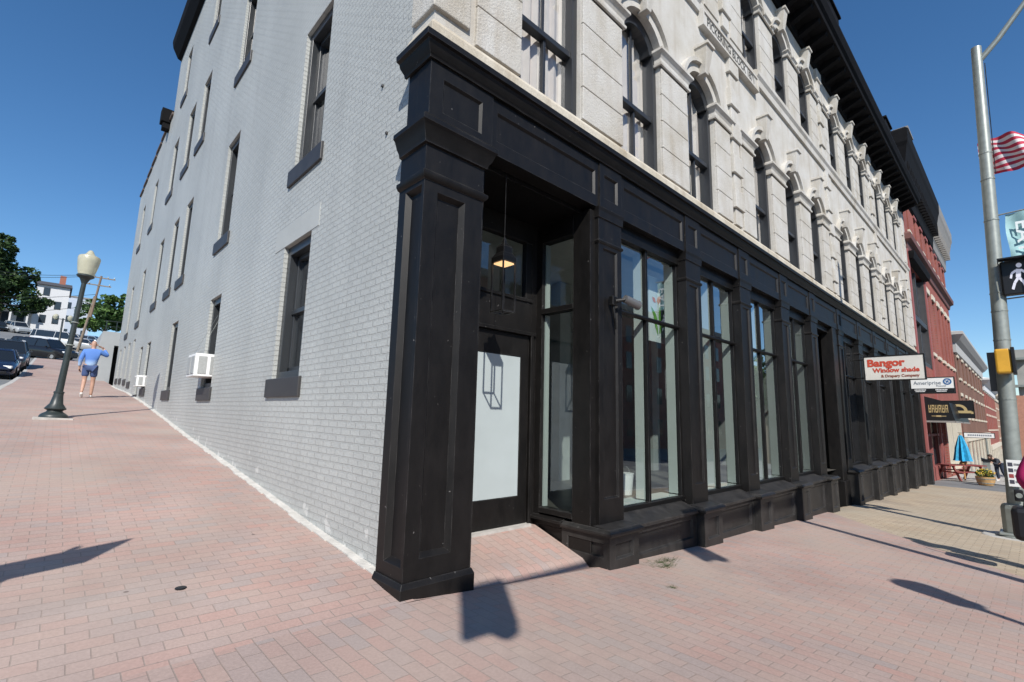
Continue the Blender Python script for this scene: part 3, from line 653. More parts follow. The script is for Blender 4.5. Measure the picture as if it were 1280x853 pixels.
# corner pier
mb = MB()
mb.panel(PF,-.02,.61,-.3,3.68,0,.30,[(.115,.41,.29,3.23)],.045,.035,'r')
PLf = lambda u_,v_,d_: (-.02+d_,u_,v_)
mb.panel(PLf,0,.40,-.3,3.68,0,.30,[(.035,.29,.24,3.27)],.045,.035,'r')
pier = mb.build('corner_pier', black, bld, recalc=False)
mb = MB(); mb.sweep([(-.02,.40),(-.02,0),(.61,0),(.61,.3)],[(0,-.3),(.03,-.3),(.03,.10),(.012,.14),(0,.14)]); mb.build('pier_base', black, bld, bevel=.004)
mb = MB(); mb.sweep([(-.02,.40),(-.02,0),(.61,0),(.61,.08)],[(0,3.31),(.02,3.32),(.035,3.345),(.035,3.37),(.015,3.385),(0,3.40)])
mb.sweep([(-.02,.40),(-.02,0),(.61,0),(.61,.08)],[(0,3.62),(.025,3.63),(.03,3.66),(.055,3.70),(.075,3.76),(.095,3.78),(.095,3.82),(.06,3.86),(0,3.865)]); mb.build('pier_capital', black, bld, smooth=True)
# frieze
mb = MB(); mb.panel(PF,-.015,.70,3.852,4.46,0.002,.2,[(.125,.57,3.97,4.29)],.024,.022); mb.panel(lambda u_,v_,d_:(-.012+d_,u_,v_),0.004,.36,3.86,4.46,0,.1); mb.build('frieze_panel', black, bld, recalc=False)
fx = [.70]+[q for p in PX for q in (p-.215,p+.245)]
cur = .70
for i,p in enumerate(PX):
    a,b_ = p-.20,p+.26
    for x0,x1,yf,pad in ((cur,a,.015,.07),(a,min(b_,XE),.0,.09)):
        mb = MB(); mb.panel(PF,x0+.002,x1-.002,3.845,4.46,yf,.2,[(x0+pad,x1-pad,3.985,4.29)],.024,.022); mb.build('frieze_panel', black, bld, recalc=False)
    cur = b_
mb = MB(); mb.sweep([(-.02,.40),(-.02,0),(XE,0)],[(0,4.42),(.02,4.42),(.03,4.45),(.075,4.49),(.085,4.525),(.115,4.535),(.12,4.585),(.105,4.6),(0,4.615)]); mb.build('shopfront_cornice', black, bld, smooth=True)
# bulkhead runs, pedestals, pilasters
for p in PX:
    x0,x1 = p-.225,p+.235
    if p > 25: x1 = XE-.02
    mb = MB(); zb = .20
    mb.panel(PF,x0,x1,zb,3.72,.0,.26,[(x0+.09,x1-.09,.5,3.36)],.022,.016)
    mb.sweep([(x0,.16),(x0,0),(x1,0),(x1,.16)],[(0,3.40),(.014,3.41),(.02,3.43),(.01,3.45),(0,3.455)])
    mb.sweep([(x0,.16),(x0,0),(x1,0),(x1,.16)],[(0,3.715),(.015,3.72),(.02,3.80),(.03,3.845),(0,3.845)])
    mb.build('pilaster', black, bld, recalc=False)
RUNS = [(2.27,10.97),(12.80,19.78),(21.25,26.03)]
for k,(a,b_) in enumerate(RUNS):
    ps = [p for p in PX if a-.1 < p < b_+.1]
    for j,p in enumerate(ps):
        x0,x1 = (p-.32,p+.22) if p < 12 else (p-.25,p+.25)
        x1 = min(x1, XE)
        zb = G(p,-.2)-.25
        mb = MB()
        pad = .1
        zlo = G(p,-.2)+.1
        mb.panel(PF,x0,x1,zb,.165,-.20,.05,[(x0+pad,x1-pad,zlo,.09)],.03,.016,'r' if p<3 else 'lr')
        if p < 3:
            mb.panel(lambda u_,v_,d_:(x0+d_,u_,v_),-.20,.44,zb,.165,0,.2,[(-.12,.36,-.05,.09)],.03,.016,'r')
        ped = mb.build('pedestal', blackworn, bld, recalc=False)
        mb = MB(); back = .44 if p < 3 else .0
        mb.sweep([(x0,back),(x0,-.20),(x1,-.20),(x1,0)],[(0,.160),(.03,.165),(.042,.185),(.042,.205),(.02,.222),(0,.235)]); 
        mb.face((x0,-.2,.234),(x1,-.2,.234),(x1,0.02,.245),(x0,.02,.245)); mb.build('pedestal_cap', blackworn, bld, smooth=False, recalc=False)
    for p,q in zip(ps,ps[1:]):
        x0,x1 = (p+.222,q-.322) if p < 12 else (p+.252,q-.252)
        mb = MB(); zb = min(G(p,-.2),G(q,-.2))-.25
        xs_ = [x0+.1,(x0+x1)/2-.05,(x0+x1)/2+.05,x1-.1]
        zlo = G(q,-.2)+.13
        mb.panel(PF,x0,x1,zb,.165,-.09,.05,[(x0+.1,x1-.1,zlo,.09)],.03,.016)
        # sloping cap under the glass
        mb.hexa([(x0,-.14,.165),(x1,-.14,.165),(x1,.17,.165),(x0,.17,.165),(x0,-.14,.20),(x1,-.14,.20),(x1,.138,.29),(x0,.138,.29)])
        mb.build('bulkhead_panel', blackworn, bld, recalc=False)
# big shop windows
def shop_window(x0,x1,i):
    fr = MB(); y0,y1 = .14,.20; zb,zt = .28,3.845; xm = (x0+x1)/2-.02; zr = 2.705
    fr.box(x0,x0+.03,y0,y1,zb,zt); fr.box(x1-.03,x1,y0,y1,zb,zt); fr.box(x0,x1,.11,.22,3.655,zt+.05); fr.box(x0,x1,y0-.02,y1,zb,zb+.06)
    fr.box(xm-.024,xm+.024,y0,y1,zb+.06,3.655); fr.tube([(x0+.01,y0-.0,zr),(x1-.01,y0-.0,zr)],.028,8)
    fr.box(x0+.03,x1-.03,y0+.03,y1-.01,zr-.02,zr+.02)
    wnd = fr.build('shop_window', blackd, bld, bevel=.004)
    g_ = MB()
    for a,b_ in ((x0+.03,xm-.024),(xm+.024,x1-.03)):
        for c,d in ((zb+.06,zr-.02),(zr+.02,3.655)): g_.face((a,y1-.02,c),(b_,y1-.02,c),(b_,y1-.02,d),(a,y1-.02,d))
    g_.build('pane', glass, wnd, recalc=False)
    m_ = MB()
    for a,b_ in ((xm-.022,xm+.022),(x1-.03,x1-.001),(x0+.001,x0+.03)): m_.box(a,b_,y1+.002,y1+.14,.36,3.64)
    m_.build('inner_mullion', whitep, wnd, bevel=.003)
    m_ = MB(); m_.box(x0,x1,y1+.002,.48,.26,.345); m_.build('window_board', whitep, wnd)
    return wnd
for i,(p,q) in enumerate(zip(PX,PX[1:])):
    a,b_ = p+.236,q-.226
    if any(d0-.3 < (a+b_)/2 < d1+.3 for d0,d1 in DOORS): continue
    shop_window(a,b_,i)
# recessed doors along the front
for d0,d1 in DOORS:
    a,b_ = d0-.02,d1+.05
    mb = MB(); gz = G((a+b_)/2,0)-.05
    mb.box(a,a+.07,.12,1.2,gz,3.85); mb.box(b_-.07,b_,.12,1.2,gz,3.85); mb.box(a,b_,.12,1.25,3.7,3.85); mb.box(a+.07,b_-.07,1.15,1.2,gz,3.7)
    rec = mb.build('door_recess', black, bld)
    mb = MB(); mb.panel(PF,a+.35,b_-.35,gz+.05,2.3,1.09,1.15,[(a+.5,b_-.5,gz+.5,2.1)],.03,.01); dr = mb.build('shop_door', blackd, bld, recalc=False)
    m_ = MB(); m_.face((a+.52,1.105,gz+.52),(b_-.52,1.105,gz+.52),(b_-.52,1.105,2.08),(a+.52,1.105,2.08)); m_.build('pane', glass, dr, recalc=False)
    m_ = MB(); m_.tube([(a+.43,1.04,gz+1.0),(a+.43,1.04,gz+1.4)],.015,8); m_.build('door_handle', galv, dr)
mb = MB(); gz = G(12.6,0); mb.box(12.30,12.79,-.02,.3,gz-.3,.0); mb.box(12.36,12.74,.02,.3,0,3.84); mb.build('door_pier', black, bld, bevel=.01)
# ---------------- corner entrance
mb = MB(); mb.box(.58,2.40,.21,1.0,3.80,3.9); mb.box(.62,.70,.10,.94,-.2,3.80); mb.build('entry_soffit', blackd, bld)
EY = .90
mb = MB()
mb.box(.70,1.16,EY,EY+.1,.0,3.80); mb.box(2.20,2.30,EY,EY+.1,.0,3.80); mb.box(1.16,2.20,EY,EY+.1,2.36,2.80); mb.box(1.16,2.20,EY,EY+.1,3.55,3.80)
mb.box(2.10,2.20,EY+.01,EY+.09,2.80,3.55)
for a,b_ in ((1.14,1.18),(2.18,2.22)): mb.box(a,b_,EY-.025,EY,.12,2.40)
mb.box(1.14,2.26,EY-.03,EY,2.36,2.40); mb.box(1.14,2.2,EY-.02,EY,2.78,2.82)
mb.build('entry_frame', black, bld, bevel=.004)
mb = MB(); mb.panel(PF,1.18,2.18,.14,2.35,EY+.02,EY+.07,[(1.355,2.05,.45,2.09)],.012,.006); door = mb.build('entry_door', black, bld, recalc=False)
m_ = MB(); m_.box(1.362,2.043,EY+.029,EY+.034,.458,2.083); m_.build('door_film', film, door)
m_ = MB(); m_.tube([(1.27,EY-.03,1.42),(1.27,EY-.03,1.18)],.013,8); m_.tube([(1.27,EY+.02,1.40),(1.27,EY-.03,1.40)],.01,6); m_.tube([(1.27,EY+.02,1.2),(1.27,EY-.03,1.2)],.01,6); m_.lathe([(.02,0),(.028,.01),(.02,.03)],10,(1.27,EY-.01,1.55)); m_.build('door_handle', galv, door)
m_ = MB(); m_.box(1.16,2.2,EY-.06,EY+.12,.105,.138); m_.build('threshold', kerbm, bld)
m_ = MB(); m_.face((1.0,EY+.06,2.82),(2.12,EY+.06,2.82),(2.12,EY+.06,3.55),(1.0,EY+.06,3.55)); m_.build('transom_pane', glass, bld, recalc=False)
# side light of the entrance (faces the corner)
PS = lambda u_,v_,d_: (2.27+d_,u_,v_)
mb = MB()
mb.panel(PS,.05,.92,-.2,.20,.02,.1,[(.46,.84,-.02,.14)],.02,.015); mb.hexa([PS(.42,.20,-.05),PS(.92,.20,-.05),PS(.92,.20,.1),PS(.42,.20,.1),PS(.42,.225,-.05),PS(.92,.225,-.05),PS(.92,.27,.1),PS(.42,.27,.1)])
for a,b_ in ((.05,.30),(.80,.90)): mb.hexa([PS(a,.2,.01),PS(b_,.2,.01),PS(b_,.2,.13),PS(a,.2,.13),PS(a,3.8,.01),PS(b_,3.8,.01),PS(b_,3.8,.13),PS(a,3.8,.13)])
for a,b_ in ((2.64,2.70),(3.56,3.80),(.27,.325)): mb.hexa([PS(.30,a,.0),PS(.80,a,.0),PS(.80,a,.13),PS(.30,a,.13),PS(.30,b_,.0),PS(.80,b_,.0),PS(.80,b_,.13),PS(.30,b_,.13)])
slw = mb.build('side_light', black, bld, recalc=False)
m_ = MB(); m_.face(PS(.30,3.56,.06),PS(.80,3.56,.06),PS(.80,.3,.06),PS(.30,.3,.06)); m_.build('pane', glass, slw, recalc=False)
m_ = MB(); m_.box(2.335,2.40,.775,.80,.33,2.63); m_.box(2.335,2.40,.775,.80,2.71,3.55); m_.build('inner_mullion', whitep, slw)
# interior of the ground floor shop
mb = MB(); mb.face((2.42,.16,.255),(26,.16,.255),(26,7,.255),(2.42,7,.255)); mb.face((.5,1.02,.1),(2.42,1.02,.1),(2.42,7,.255),(.5,7,.255)); mb.build('shop_floor', roomfl, bld, recalc=False)
mb = MB(); mb.face((.45,1.0,3.93),(26,.22,3.93),(26,7,3.93),(.45,7,3.93)); mb.face((2.4,.22,3.93),(26,.22,3.93),(26,1.0,3.93),(2.4,1.0,3.93)); mb.build('shop_ceiling', roomce, bld, recalc=False)
mb = MB(); mb.face((.45,6,.0),(26,6,.0),(26,6,3.93),(.45,6,3.93)); mb.face((.45,1.0,.0),(.45,6,.0),(.45,6,3.93),(.45,1.0,3.93)); mb.face((10.9,.3,.1),(10.9,6,.1),(10.9,6,3.93),(10.9,.3,3.93))
for x in (4.7,7.9): mb.box(x,x+.3,2.6,2.9,.25,3.9)
mb.build('shop_partition', room, bld, recalc=False)
# floors above keep the rooms dark
mb = MB()
for z in (4.5,8.1,11.3): mb.face((.3,.3,z),(26,.3,z),(26,26,z),(.3,26,z))
mb.face((3.5,2.5,4.5),(26,2.5,4.5),(26,2.5,11.3),(3.5,2.5,11.3)); mb.face((2.6,2.5,0.3),(2.6,26,0.3),(2.6,26,14.9),(2.6,2.5,14.9))
mb.build('upper_room', room, bld, recalc=False)
#MORE
# ------------------------------------------------------------------ things in the windows and doorway of the corner building
def SR(p, a, z=0., n=0.):   # point offset along the picture-facing direction of the signal pole fittings
    return (p[0]-n, p[1]-.65*a, z)
def Znorm(M4, z): return M4
# hanging lantern in the entrance
ln = thing('hanging_lantern','black square open-frame lantern hanging lit in the dark corner entrance','lantern',(1.03,.15,2.36))
mb = MB(); s=.08
for x in (-s,s):
    for y in (-s,s): mb.box(x-.007,x+.007,y-.007,y+.007,0,.53)
for a in (-s,s):
    mb.box(-s,s,a-.007,a+.007,0,.014); mb.box(a-.007,a+.007,-s,s,0,.014)
mb.build('lantern_frame', blackd, ln)
mb = MB(); mb.lathe([(.125,.50),(.125,.55),(.115,.56),(.08,.60),(.08,.66),(.03,.70),(.01,.76)],4); mb.v=[((x+y)*.7071*1.0,(y-x)*.7071,z) for x,y,z in mb.v]; mb.build('lantern_cap', blackd, ln)
mb = MB(); mb.tube([(0,0,.75),(0,0,1.44)],.003,5); mb.build('hanging_rod', blackd, ln)
mb = MB(); mb.box(-s+.01,s-.01,-s+.01,s-.01,.485,.498); mb.build('lamp_panel', mat('warm_lamp',(.9,.7,.45),.5,emis=(1,.60,.27),es=.9), ln)
# door camera and security camera
dc = thing('bar_camera','small black bar-shaped camera bracket fixed to the inner side of the doorway pilaster','camera',(2.37,.10,2.72))
mb = MB(); mb.tube([(0,0,0),(-.02,.0,0),(-.02,.17,0)],.022,8); mb.build('bracket', blackd, dc)
mb = MB(); mb.tube([(-.02,.17,0),(-.02,.24,-.005)],[.03,.026],10); mb.build('camera_head', mat('black_plastic',(.02,.02,.02),.3), dc)
sc = thing('security_camera','grey metal security camera on an arm at the head of the first shop window','camera',(2.62,-.0,2.74))
mb = MB(); mb.rbox((0,-.03,.0),(.10,.06,.11)); mb.build('mounting_plate', blackd, sc, bevel=.01)
mb = MB(); mb.tube([(0.02,-.05,.0),(.09,-.12,.015),(.15,-.12,0)],.022,8); mb.build('arm', blackd, sc)
mb = MB(); mb.tube([(.10,-.12,.03),(.30,-.16,-.015)],[.048,.052],12); mb.tube([(.30,-.16,-.015),(.325,-.165,-.02)],[.056,.056],12); mb.tube([(.17,-.12,.07),(.33,-.155,.03)],[.012,.012],6); mb.build('camera_body', mat('camera_metal',(.16,.16,.16),.35,metal=.4), sc, smooth=True)
mb = MB(); mb.tube([(.325,-.165,-.02),(.331,-.166,-.021)],[.04,.04],12); mb.build('lens', carglass, sc)
mb = MB(); mb.tube([(0,-.02,-.03),(.02,-.03,-.2),(.06,-.02,-.33)],[.02,.018,.012],6); mb.build('cable_cover', blackd, sc)
# air conditioners
def aircon(p, sz, label):
    t = thing('air_conditioner', label, 'air conditioner', p, 0, 'air conditioners in the side wall windows')
    d,wd,h = sz
    mb = MB(); mb.box(0,d,-wd/2,wd/2,0,h); mb.build('casing', white, t, bevel=.012)
    for k in range(2):
        mb = MB(); a = -wd/2+.04+k*(wd/2-.02); mb.box(-.012,.002,a,a+wd/2-.07,.05,h-.05); mb.build('grille', acgrey, t)
        mb = MB(); a = .05+k*(d/2-.02); mb.box(a,a+d/2-.08,-wd/2-.01,-wd/2+.002,.05,h-.05); mb.build('side_vent', acgrey, t)
    return t
A1 = aircon((-.21,7.40,1.95),(.42,.66,.42),'white air conditioner hanging out of the second ground floor window of the grey wall')
aircon((-.16,15.9,2.0),(.36,.56,.34),'white air conditioner low in a far ground floor window of the grey wall')
for dy,yt in ((-.25,-.2),(.26,.2)):
    mb = MB(); mb.tube([(.06,dy,.42),(.38,yt,1.25)],.0022,4); mb.build('support_wire', galv, A1)
# poster in first window
ps = thing('hanging_poster','white hanging poster of an orange and green flower behind the first large shop window','poster',(4.50,.47,2.52))
mb = MB(); mb.box(-.27,.27,-.01,.01,0,.98); mb.build('sheet', plain('poster_paper',(.55,.6,.6),.6), ps)
mb = MB(); mb.tube([(-.28,0,.985),(.28,0,.985)],.012,6); mb.build('rail', white, ps)
for nm,c,bl in (('petal',(.55,.16,.05),[(-.06,.62,.35,.8),(-.02,.6,.9,.95),(.0,.58,1.6,.7),(-.08,.6,2.5,.6)]),('leaf',(.12,.30,.05),[(0,.12,1.2,2.2),(-.03,.1,1.9,1.9),(.03,.14,.8,1.8),(-.02,.3,2.3,1.5),(.02,.25,1.5,1.7)])):
    for (x,z,a,l) in bl:
        mb = MB(); q = []
        for k in range(9):
            tt = k/8; wdt = .035*math.sin(PI*tt); q.append((x+.2*l*tt*math.cos(a)-wdt*math.sin(a), z+.2*l*tt*math.sin(a)+wdt*math.cos(a)))
        for k in range(7,0,-1):
            tt = k/8; wdt = -.035*math.sin(PI*tt); q.append((x+.2*l*tt*math.cos(a)-wdt*math.sin(a), z+.2*l*tt*math.sin(a)+wdt*math.cos(a)))
        e = .002*random.random(); mb.face(*[(a_,-.0125-e,b_) for a_,b_ in q]); mb.build(nm, plain('poster_'+nm,c,.6), ps, recalc=False)
# display things inside the windows
mb = MB()
def easel(p, h, col, lab):
    t = thing('picture_on_stand', lab, 'picture', p)
    m_ = MB(); m_.rbox((0,0,.95+h/2),(.6,.03,h),rx=.12); m_.build('picture', mat('picture_'+str(p[0]),col,.6,var=.5,vs=7), t)
    m_ = MB(); m_.tube([(-.22,0,0),(0,.05,1.7)],.012,6); m_.tube([(.22,0,0),(0,.05,1.7)],.012,6); m_.tube([(0,.4,0),(0,.05,1.7)],.012,6); m_.build('stand', bark, t)
easel((3.5,2.2,.26),.8,(.16,.10,.07),'brown oval picture on a stand deep inside the first large shop window')
easel((5.6,2.6,.26),.7,(.10,.13,.10),'greenish picture on a stand inside the second large shop window')
t = thing('white_bucket','small white bucket standing on the floor inside the first large window','bucket',(4.35,1.0,.26)); m_=MB(); m_.lathe([(.11,0),(.14,.3),(.145,.3),(.145,.31),(.12,.31)],16); m_.build('body',white,t,smooth=True); m_=MB(); m_.tube([(.14*math.cos(a),0,.31+.1*math.sin(a)) for a in [PI*k/8 for k in range(9)]],.004,5); m_.build('handle',galv,t)
# ------------------------------------------------------------------ street lamps
def street_lamp(loc, label, tilt=0.):
    t = thing('street_lamp', label, 'street lamp', loc, 0, None); t.rotation_euler = (0,tilt,0)
    mb = MB(); mb.lathe([(.235,-.1),(.235,.03),(.225,.06),(.20,.085),(.135,.13),(.125,.155),(.175,.185),(.18,.20),(.165,.22),(.11,.30),(.085,.45),(.08,.52),(.09,.525),(.09,.55),(.072,.56)],28); mb.build('base', darkgreen, t, smooth=True)
    mb = MB(); mb.lathe([(.064,.56),(.05,1.9),(.044,2.93),(.046,2.95),(.046,2.97)],20); mb.build('shaft', darkgreen, t, smooth=True)
    mb = MB(); mb.lathe([(.05,2.95),(.06,2.98),(.09,3.05),(.13,3.08),(.155,3.10),(.155,3.125),(.14,3.14)],20); mb.build('collar', darkgreen, t, smooth=True)
    g_ = MB(); g_.lathe([(.135,3.13),(.165,3.25),(.19,3.42),(.20,3.52),(.185,3.56),(.14,3.585),(.10,3.60),(.075,3.63),(.05,3.68),(.025,3.71),(.0,3.715)],24); g_.build('globe', lampg, t, smooth=True)
    m_ = MB(); m_.rbox((0,-.0,-.13+.02),(.62,.62,.24)); m_.build('footing', kerbm, t)
    return t
lampg = mat('acorn_globe',(.60,.58,.44),.25,var=.08,vs=14,bump=.25,bs=60); lampg.node_tree.nodes['Principled BSDF'].inputs['Transmission Weight'].default_value = .35
ring_m = galv
L1 = street_lamp((-1.94,10.85,G(-1.94,10.85)),'dark green acorn-globe street lamp standing on the brick sidewalk beside the grey wall',R(2.6))
mb = MB(); mb.lathe([(.078,1.55),(.078,1.575)],14); mb.lathe([(.072,2.05),(.072,2.07)],14); mb.tube([(.05,0,2.55),(.22,0,2.52)],.01,5); mb.build('banner_clamp', galv, L1)
dup(L1,(2.25,-5.7,G(2.25,-5.7)),0.,'acorn-globe street lamp behind the viewpoint, seen only by its shadow')
t = thing('double_street_lamp','distant dark post with two globe lamps above a tuft of grass','street lamp',(-2.0,58.4,G(-2.0,58.4)))
mb = MB(); mb.lathe([(.2,-.3),(.2,.15),(.09,.3),(.07,3.4),(.05,3.5)],12); mb.tube([(-.55,0,3.25),(-.3,0,3.4),(.3,0,3.4),(.55,0,3.25)],.035,6); mb.build('post', darkgreen, t, smooth=True)
for s in (-.5,.5):
    m_ = MB(); m_.lathe([(.08,3.3),(.2,3.45),(.22,3.65),(.12,3.8),(0,3.86)],12,(s,0,0)); m_.build('globe', lampg, t, smooth=True)
# ------------------------------------------------------------------ signal pole with its fittings
PB = (10.62,-2.95); PZ = G(*PB)
TOPX = .40
def pax(z):   # pole axis at absolute height z (it leans a little to the street)
    k = (z-PZ)/9.6*TOPX
    return (PB[0]+.728*k, PB[1]-.686*k)
sp = thing('signal_pole','tall grey steel signal pole at the kerb with a lighting arm on top','pole',(PB[0],PB[1],PZ))
def loc(p, z): return (p[0]-PB[0], p[1]-PB[1], z-PZ)
mb = MB(); mb.tube([loc(pax(PZ+.05),PZ+.05),loc(pax(3),3),loc(pax(6),6),loc(pax(9.1),9.1)],[.125,.115,.10,.082],20); mb.build('shaft', galv, sp, smooth=True)
mb = MB(); mb.lathe([(.30,-.15),(.30,.04),(.25,.05)],24); mb.box(-.24,.24,-.24,.24,.05,.09); mb.lathe([(.20,.09),(.20,.5),(.18,.56),(.14,.58)],8); mb.build('base_cover', galv, sp, bevel=.012)
mb = MB(); mb.lathe([(.48,-.2),(.48,.012),(.46,.02)],24); mb.build('footing', concrete, sp)
a0 = pax(8.75); mb = MB(); mb.tube([loc(a0,8.75),loc(SR(a0,.5),9.1),loc(SR(a0,1.5),9.95),loc(SR(a0,2.4),10.4)],[.055,.05,.042,.036],10); mb.build('lighting_arm', galv, sp, smooth=True)
mb = MB()
for z,r_ in ((6.2,.108),(5.35,.112),(6.75,.104),(3.9,.118),(3.55,.12),(3.0,.122),(1.9,.126)): 
    q = loc(pax(z),z); mb = MB(); mb.tube([(q[0],q[1],q[2]-.012),(q[0],q[1],q[2]+.012)],[r_]*2,16); mb.build('clamp_band', galv, sp)
mb = MB(); q0 = SR(pax(8.7),.16); q1 = SR(pax(6.9),.15); mb.tube([loc(q0,8.7),loc(q1,6.3)],.008,5); mb.build('halyard', blackd, sp)
# flag
fl = thing('striped_flag','red and white striped flag with a blue corner flying behind the signal pole','flag',(*pax(6.5),6.5))
red = plain('flag_red',(.42,.02,.055),.75); wht = plain('flag_white',(.68,.64,.64),.75); blu = plain('flag_blue',(.03,.04,.16),.75)
def fpt(s,v):     # s along the fly from -.18 to 1.9, v 0 bottom .. 1 top
    wv = .09*math.sin(s*5.2+v*1.9)+.05*math.sin(s*11+v*4)
    zz = 6.42-6.5+.74*v + .05*math.sin(s*4+1)*(.3+v*.5) - .02*s + .018*math.sin(s*9+v*9)
    x,y,_ = SR((0,0),s,0,-.32-wv); return (x,y,zz)
for nm,m_,sel in (('red_stripes',red,lambda i,s: i%2==0),('white_stripes',wht,lambda i,s: i%2==1)):
    mb = MB(); 
    for i in range(13):
        for k in range(44):
            s0 = -.15+2.1*k/44; s1 = -.15+2.1*(k+1)/44
            if i>=6 and s0>1.25: continue
            if not sel(i,s0): continue
            for h in range(2):
                v0=(i+h/2)/13; v1=(i+(h+1)/2)/13
                mb.face(fpt(s0,v0),fpt(s1,v0),fpt(s1,v1),fpt(s0,v1))
    mb.build(nm, m_, fl, smooth=True, recalc=False)
mb = MB()
for i in range(7):
    for k in range(18):
        s0=1.23+.72*k/18; s1=1.23+.72*(k+1)/18; v0=(6+i)/13; v1=(7+i)/13
        mb.face(fpt(s0,v0),fpt(s1,v0),fpt(s1,v1),fpt(s0,v1))
mb.build('blue_corner', blu, fl, smooth=True, recalc=False)
# banner
bp = pax(5.0)
bn = thing('street_banner','pale teal vertical banner with white letters hanging from the signal pole','banner',(*bp,4.4))
teal = mat('banner_teal',(.30,.50,.52),.7,var=.25,vs=3)
def BP(a,z,n=.0): x,y,_ = SR((0,0),a,0,n); return (x,y,z)
mb = MB()
for i in range(8):
    for j in range(8):
        f_ = lambda a,b_: BP(.30+.62*a/8+.02*math.sin(b_*.9),.02+1.0*b_/8,.03*math.sin(a*.8+b_*.5))
        mb.face(f_(i,j),f_(i+1,j),f_(i+1,j+1),f_(i,j+1))
mb.build('cloth', teal, bn, smooth=True, recalc=False)
mb = MB(); mb.tube([BP(.1,1.03),BP(.98,1.05)],.014,6); mb.tube([BP(.1,-.62),BP(.98,-.6)],.014,6); mb.build('banner_arm', galv, bn)
text('EAT', .27, plain('banner_white',(.72,.78,.78),.7), bn, frame4(BP(.62,.52,.055),(0,0,-1),(0,-1,0)), extr=.002, sx=1.35, bold=.004)
for k,(a,b_,c_) in enumerate(((.5,.02,.16),)):
    mb = MB(); mb.face(BP(a,b_,.05),BP(a+.1,b_,.05),BP(a+.1+c_,b_+.3,.052),BP(a+c_,b_+.3,.052)); mb.build('leaf_print', plain('banner_deep',(.10,.27,.28),.7), bn, recalc=False)
mb = MB(); mb.face(BP(.32,-.52,.02),BP(.98,-.52,.02),BP(.98,-.16,.02),BP(.32,-.16,.02)); mb.build('lower_cloth', plain('banner_pink',(.55,.42,.38),.7), bn, recalc=False)
# pedestrian signal (walking figure lit)
pp = pax(4.15)
pg = thing('pedestrian_signal','black pedestrian signal showing a lit white walking figure on the grey pole','signal',(*pp,4.15))
def QP(a,z,n): x,y,_ = SR((0,0),a,0,n); return (x,y,z)
def qbox(mb,a0,a1,n0,n1,z0,z1): mb.hexa([QP(a0,z0,n0),QP(a1,z0,n0),QP(a1,z0,n1),QP(a0,z0,n1),QP(a0,z1,n0),QP(a1,z1,n0),QP(a1,z1,n1),QP(a0,z1,n1)])
bk = mat('signal_black',(.006,.006,.007),.45)
mb = MB(); qbox(mb,.10,.88,-.02,.16,-.33,.31); mb.build('housing', bk, pg, bevel=.02)
mb = MB(); qbox(mb,.06,.92,.16,.36,.31,.335); qbox(mb,.06,.085,.16,.36,-.33,.31); qbox(mb,.895,.92,.16,.36,-.33,.31); mb.build('visor', bk, pg)
mb = MB(); qbox(mb,.2,.8,-.1,.1,.335,.39); qbox(mb,.62,.8,-.1,.1,-.42,-.33); mb.build('bracket', bk, pg, bevel=.02)
led = mat('signal_led',(.55,.55,.6),.4,emis=(.8,.82,1),es=.22)
mb = MB()
def limb(mb, pts, w_):
    pts = [(x*1.35,z) for x,z in pts]
    for p,q in zip(pts,pts[1:]):
        d = Vector((q[0]-p[0],q[1]-p[1])); nrm = Vector((-d.y,d.x)).normalized()*w_/2; 
        mb.face(*[QP(.44+x,z,.168) for x,z in ((p[0]+nrm.x,p[1]+nrm.y),(q[0]+nrm.x,q[1]+nrm.y),(q[0]-nrm.x,q[1]-nrm.y),(p[0]-nrm.x,p[1]-nrm.y))])
limb(mb,[(.02,.13),(.0,-.03)],.10); limb(mb,[(.0,-.03),(-.06,-.12),(-.10,-.24)],.055); limb(mb,[(.01,-.03),(.07,-.13),(.10,-.24)],.055); limb(mb,[(-.02,.11),(-.09,.06),(-.11,-.03)],.045); limb(mb,[(.05,.11),(.12,.04),(.16,.02)],.045)
mb.face(*[QP(.44+.04+.06*math.cos(k*PI/5),.20+.045*math.sin(k*PI/5),.168) for k in range(10)])
mb.build('walking_figure', led, pg, recalc=False)
# yellow signal seen from its side, sign backs, instruction plate, push button
yp = pax(2.6)
ys_ = thing('yellow_signal','yellow pedestrian signal housing on the pole, seen from its side','signal',(*yp,2.35))
mb = MB(); qbox(mb,-.16,.16,.16,.44,0,.44); mb.build('housing', mat('signal_yellow',(.62,.33,.03),.4,var=.1), ys_, bevel=.03)
mb = MB(); qbox(mb,.16,.24,.14,.46,-.02,.46); mb.build('visor', bk, ys_, bevel=.01)
mb = MB(); mb.tube([QP(.0,.22,.0),QP(.2,.22,.3)],.03,8); mb.build('bracket', bk, ys_)
sg = thing('sign_back','dark grey back of a square sign plate behind the signal pole','sign',(*pax(2.45),2.06))
mb = MB(); qbox(mb,-.34,.0,-.20,-.185,0,.74); mb.build('plate', mat('sign_back_grey',(.07,.072,.075),.5,var=.1), sg)
mb = MB(); qbox(mb,-.1,.1,-.185,-.1,.15,.19); qbox(mb,-.1,.1,-.185,-.1,.55,.59); mb.build('bracket', galv, sg)
sg = thing('sign_back','pale grey back of a wide sign plate right of the signal pole','sign',(*pax(2.45),1.98))
mb = MB(); qbox(mb,.22,.95,-.34,-.325,0,.86); mb.build('plate', mat('sign_back_pale',(.30,.30,.28),.5,var=.1), sg)
mb = MB(); qbox(mb,.0,.5,-.325,-.1,.15,.19); qbox(mb,.0,.5,-.325,-.1,.65,.69); mb.build('bracket', galv, sg)
ip = thing('instruction_plate','small white crossing instruction plate with four dark symbols on the signal pole','sign',(*pax(.6),.36))
mb = MB(); qbox(mb,-.12,.19,.17,.18,0,.46); mb.build('plate', white, ip, bevel=.004)
dk = plain('sign_dark',(.05,.05,.07),.6)
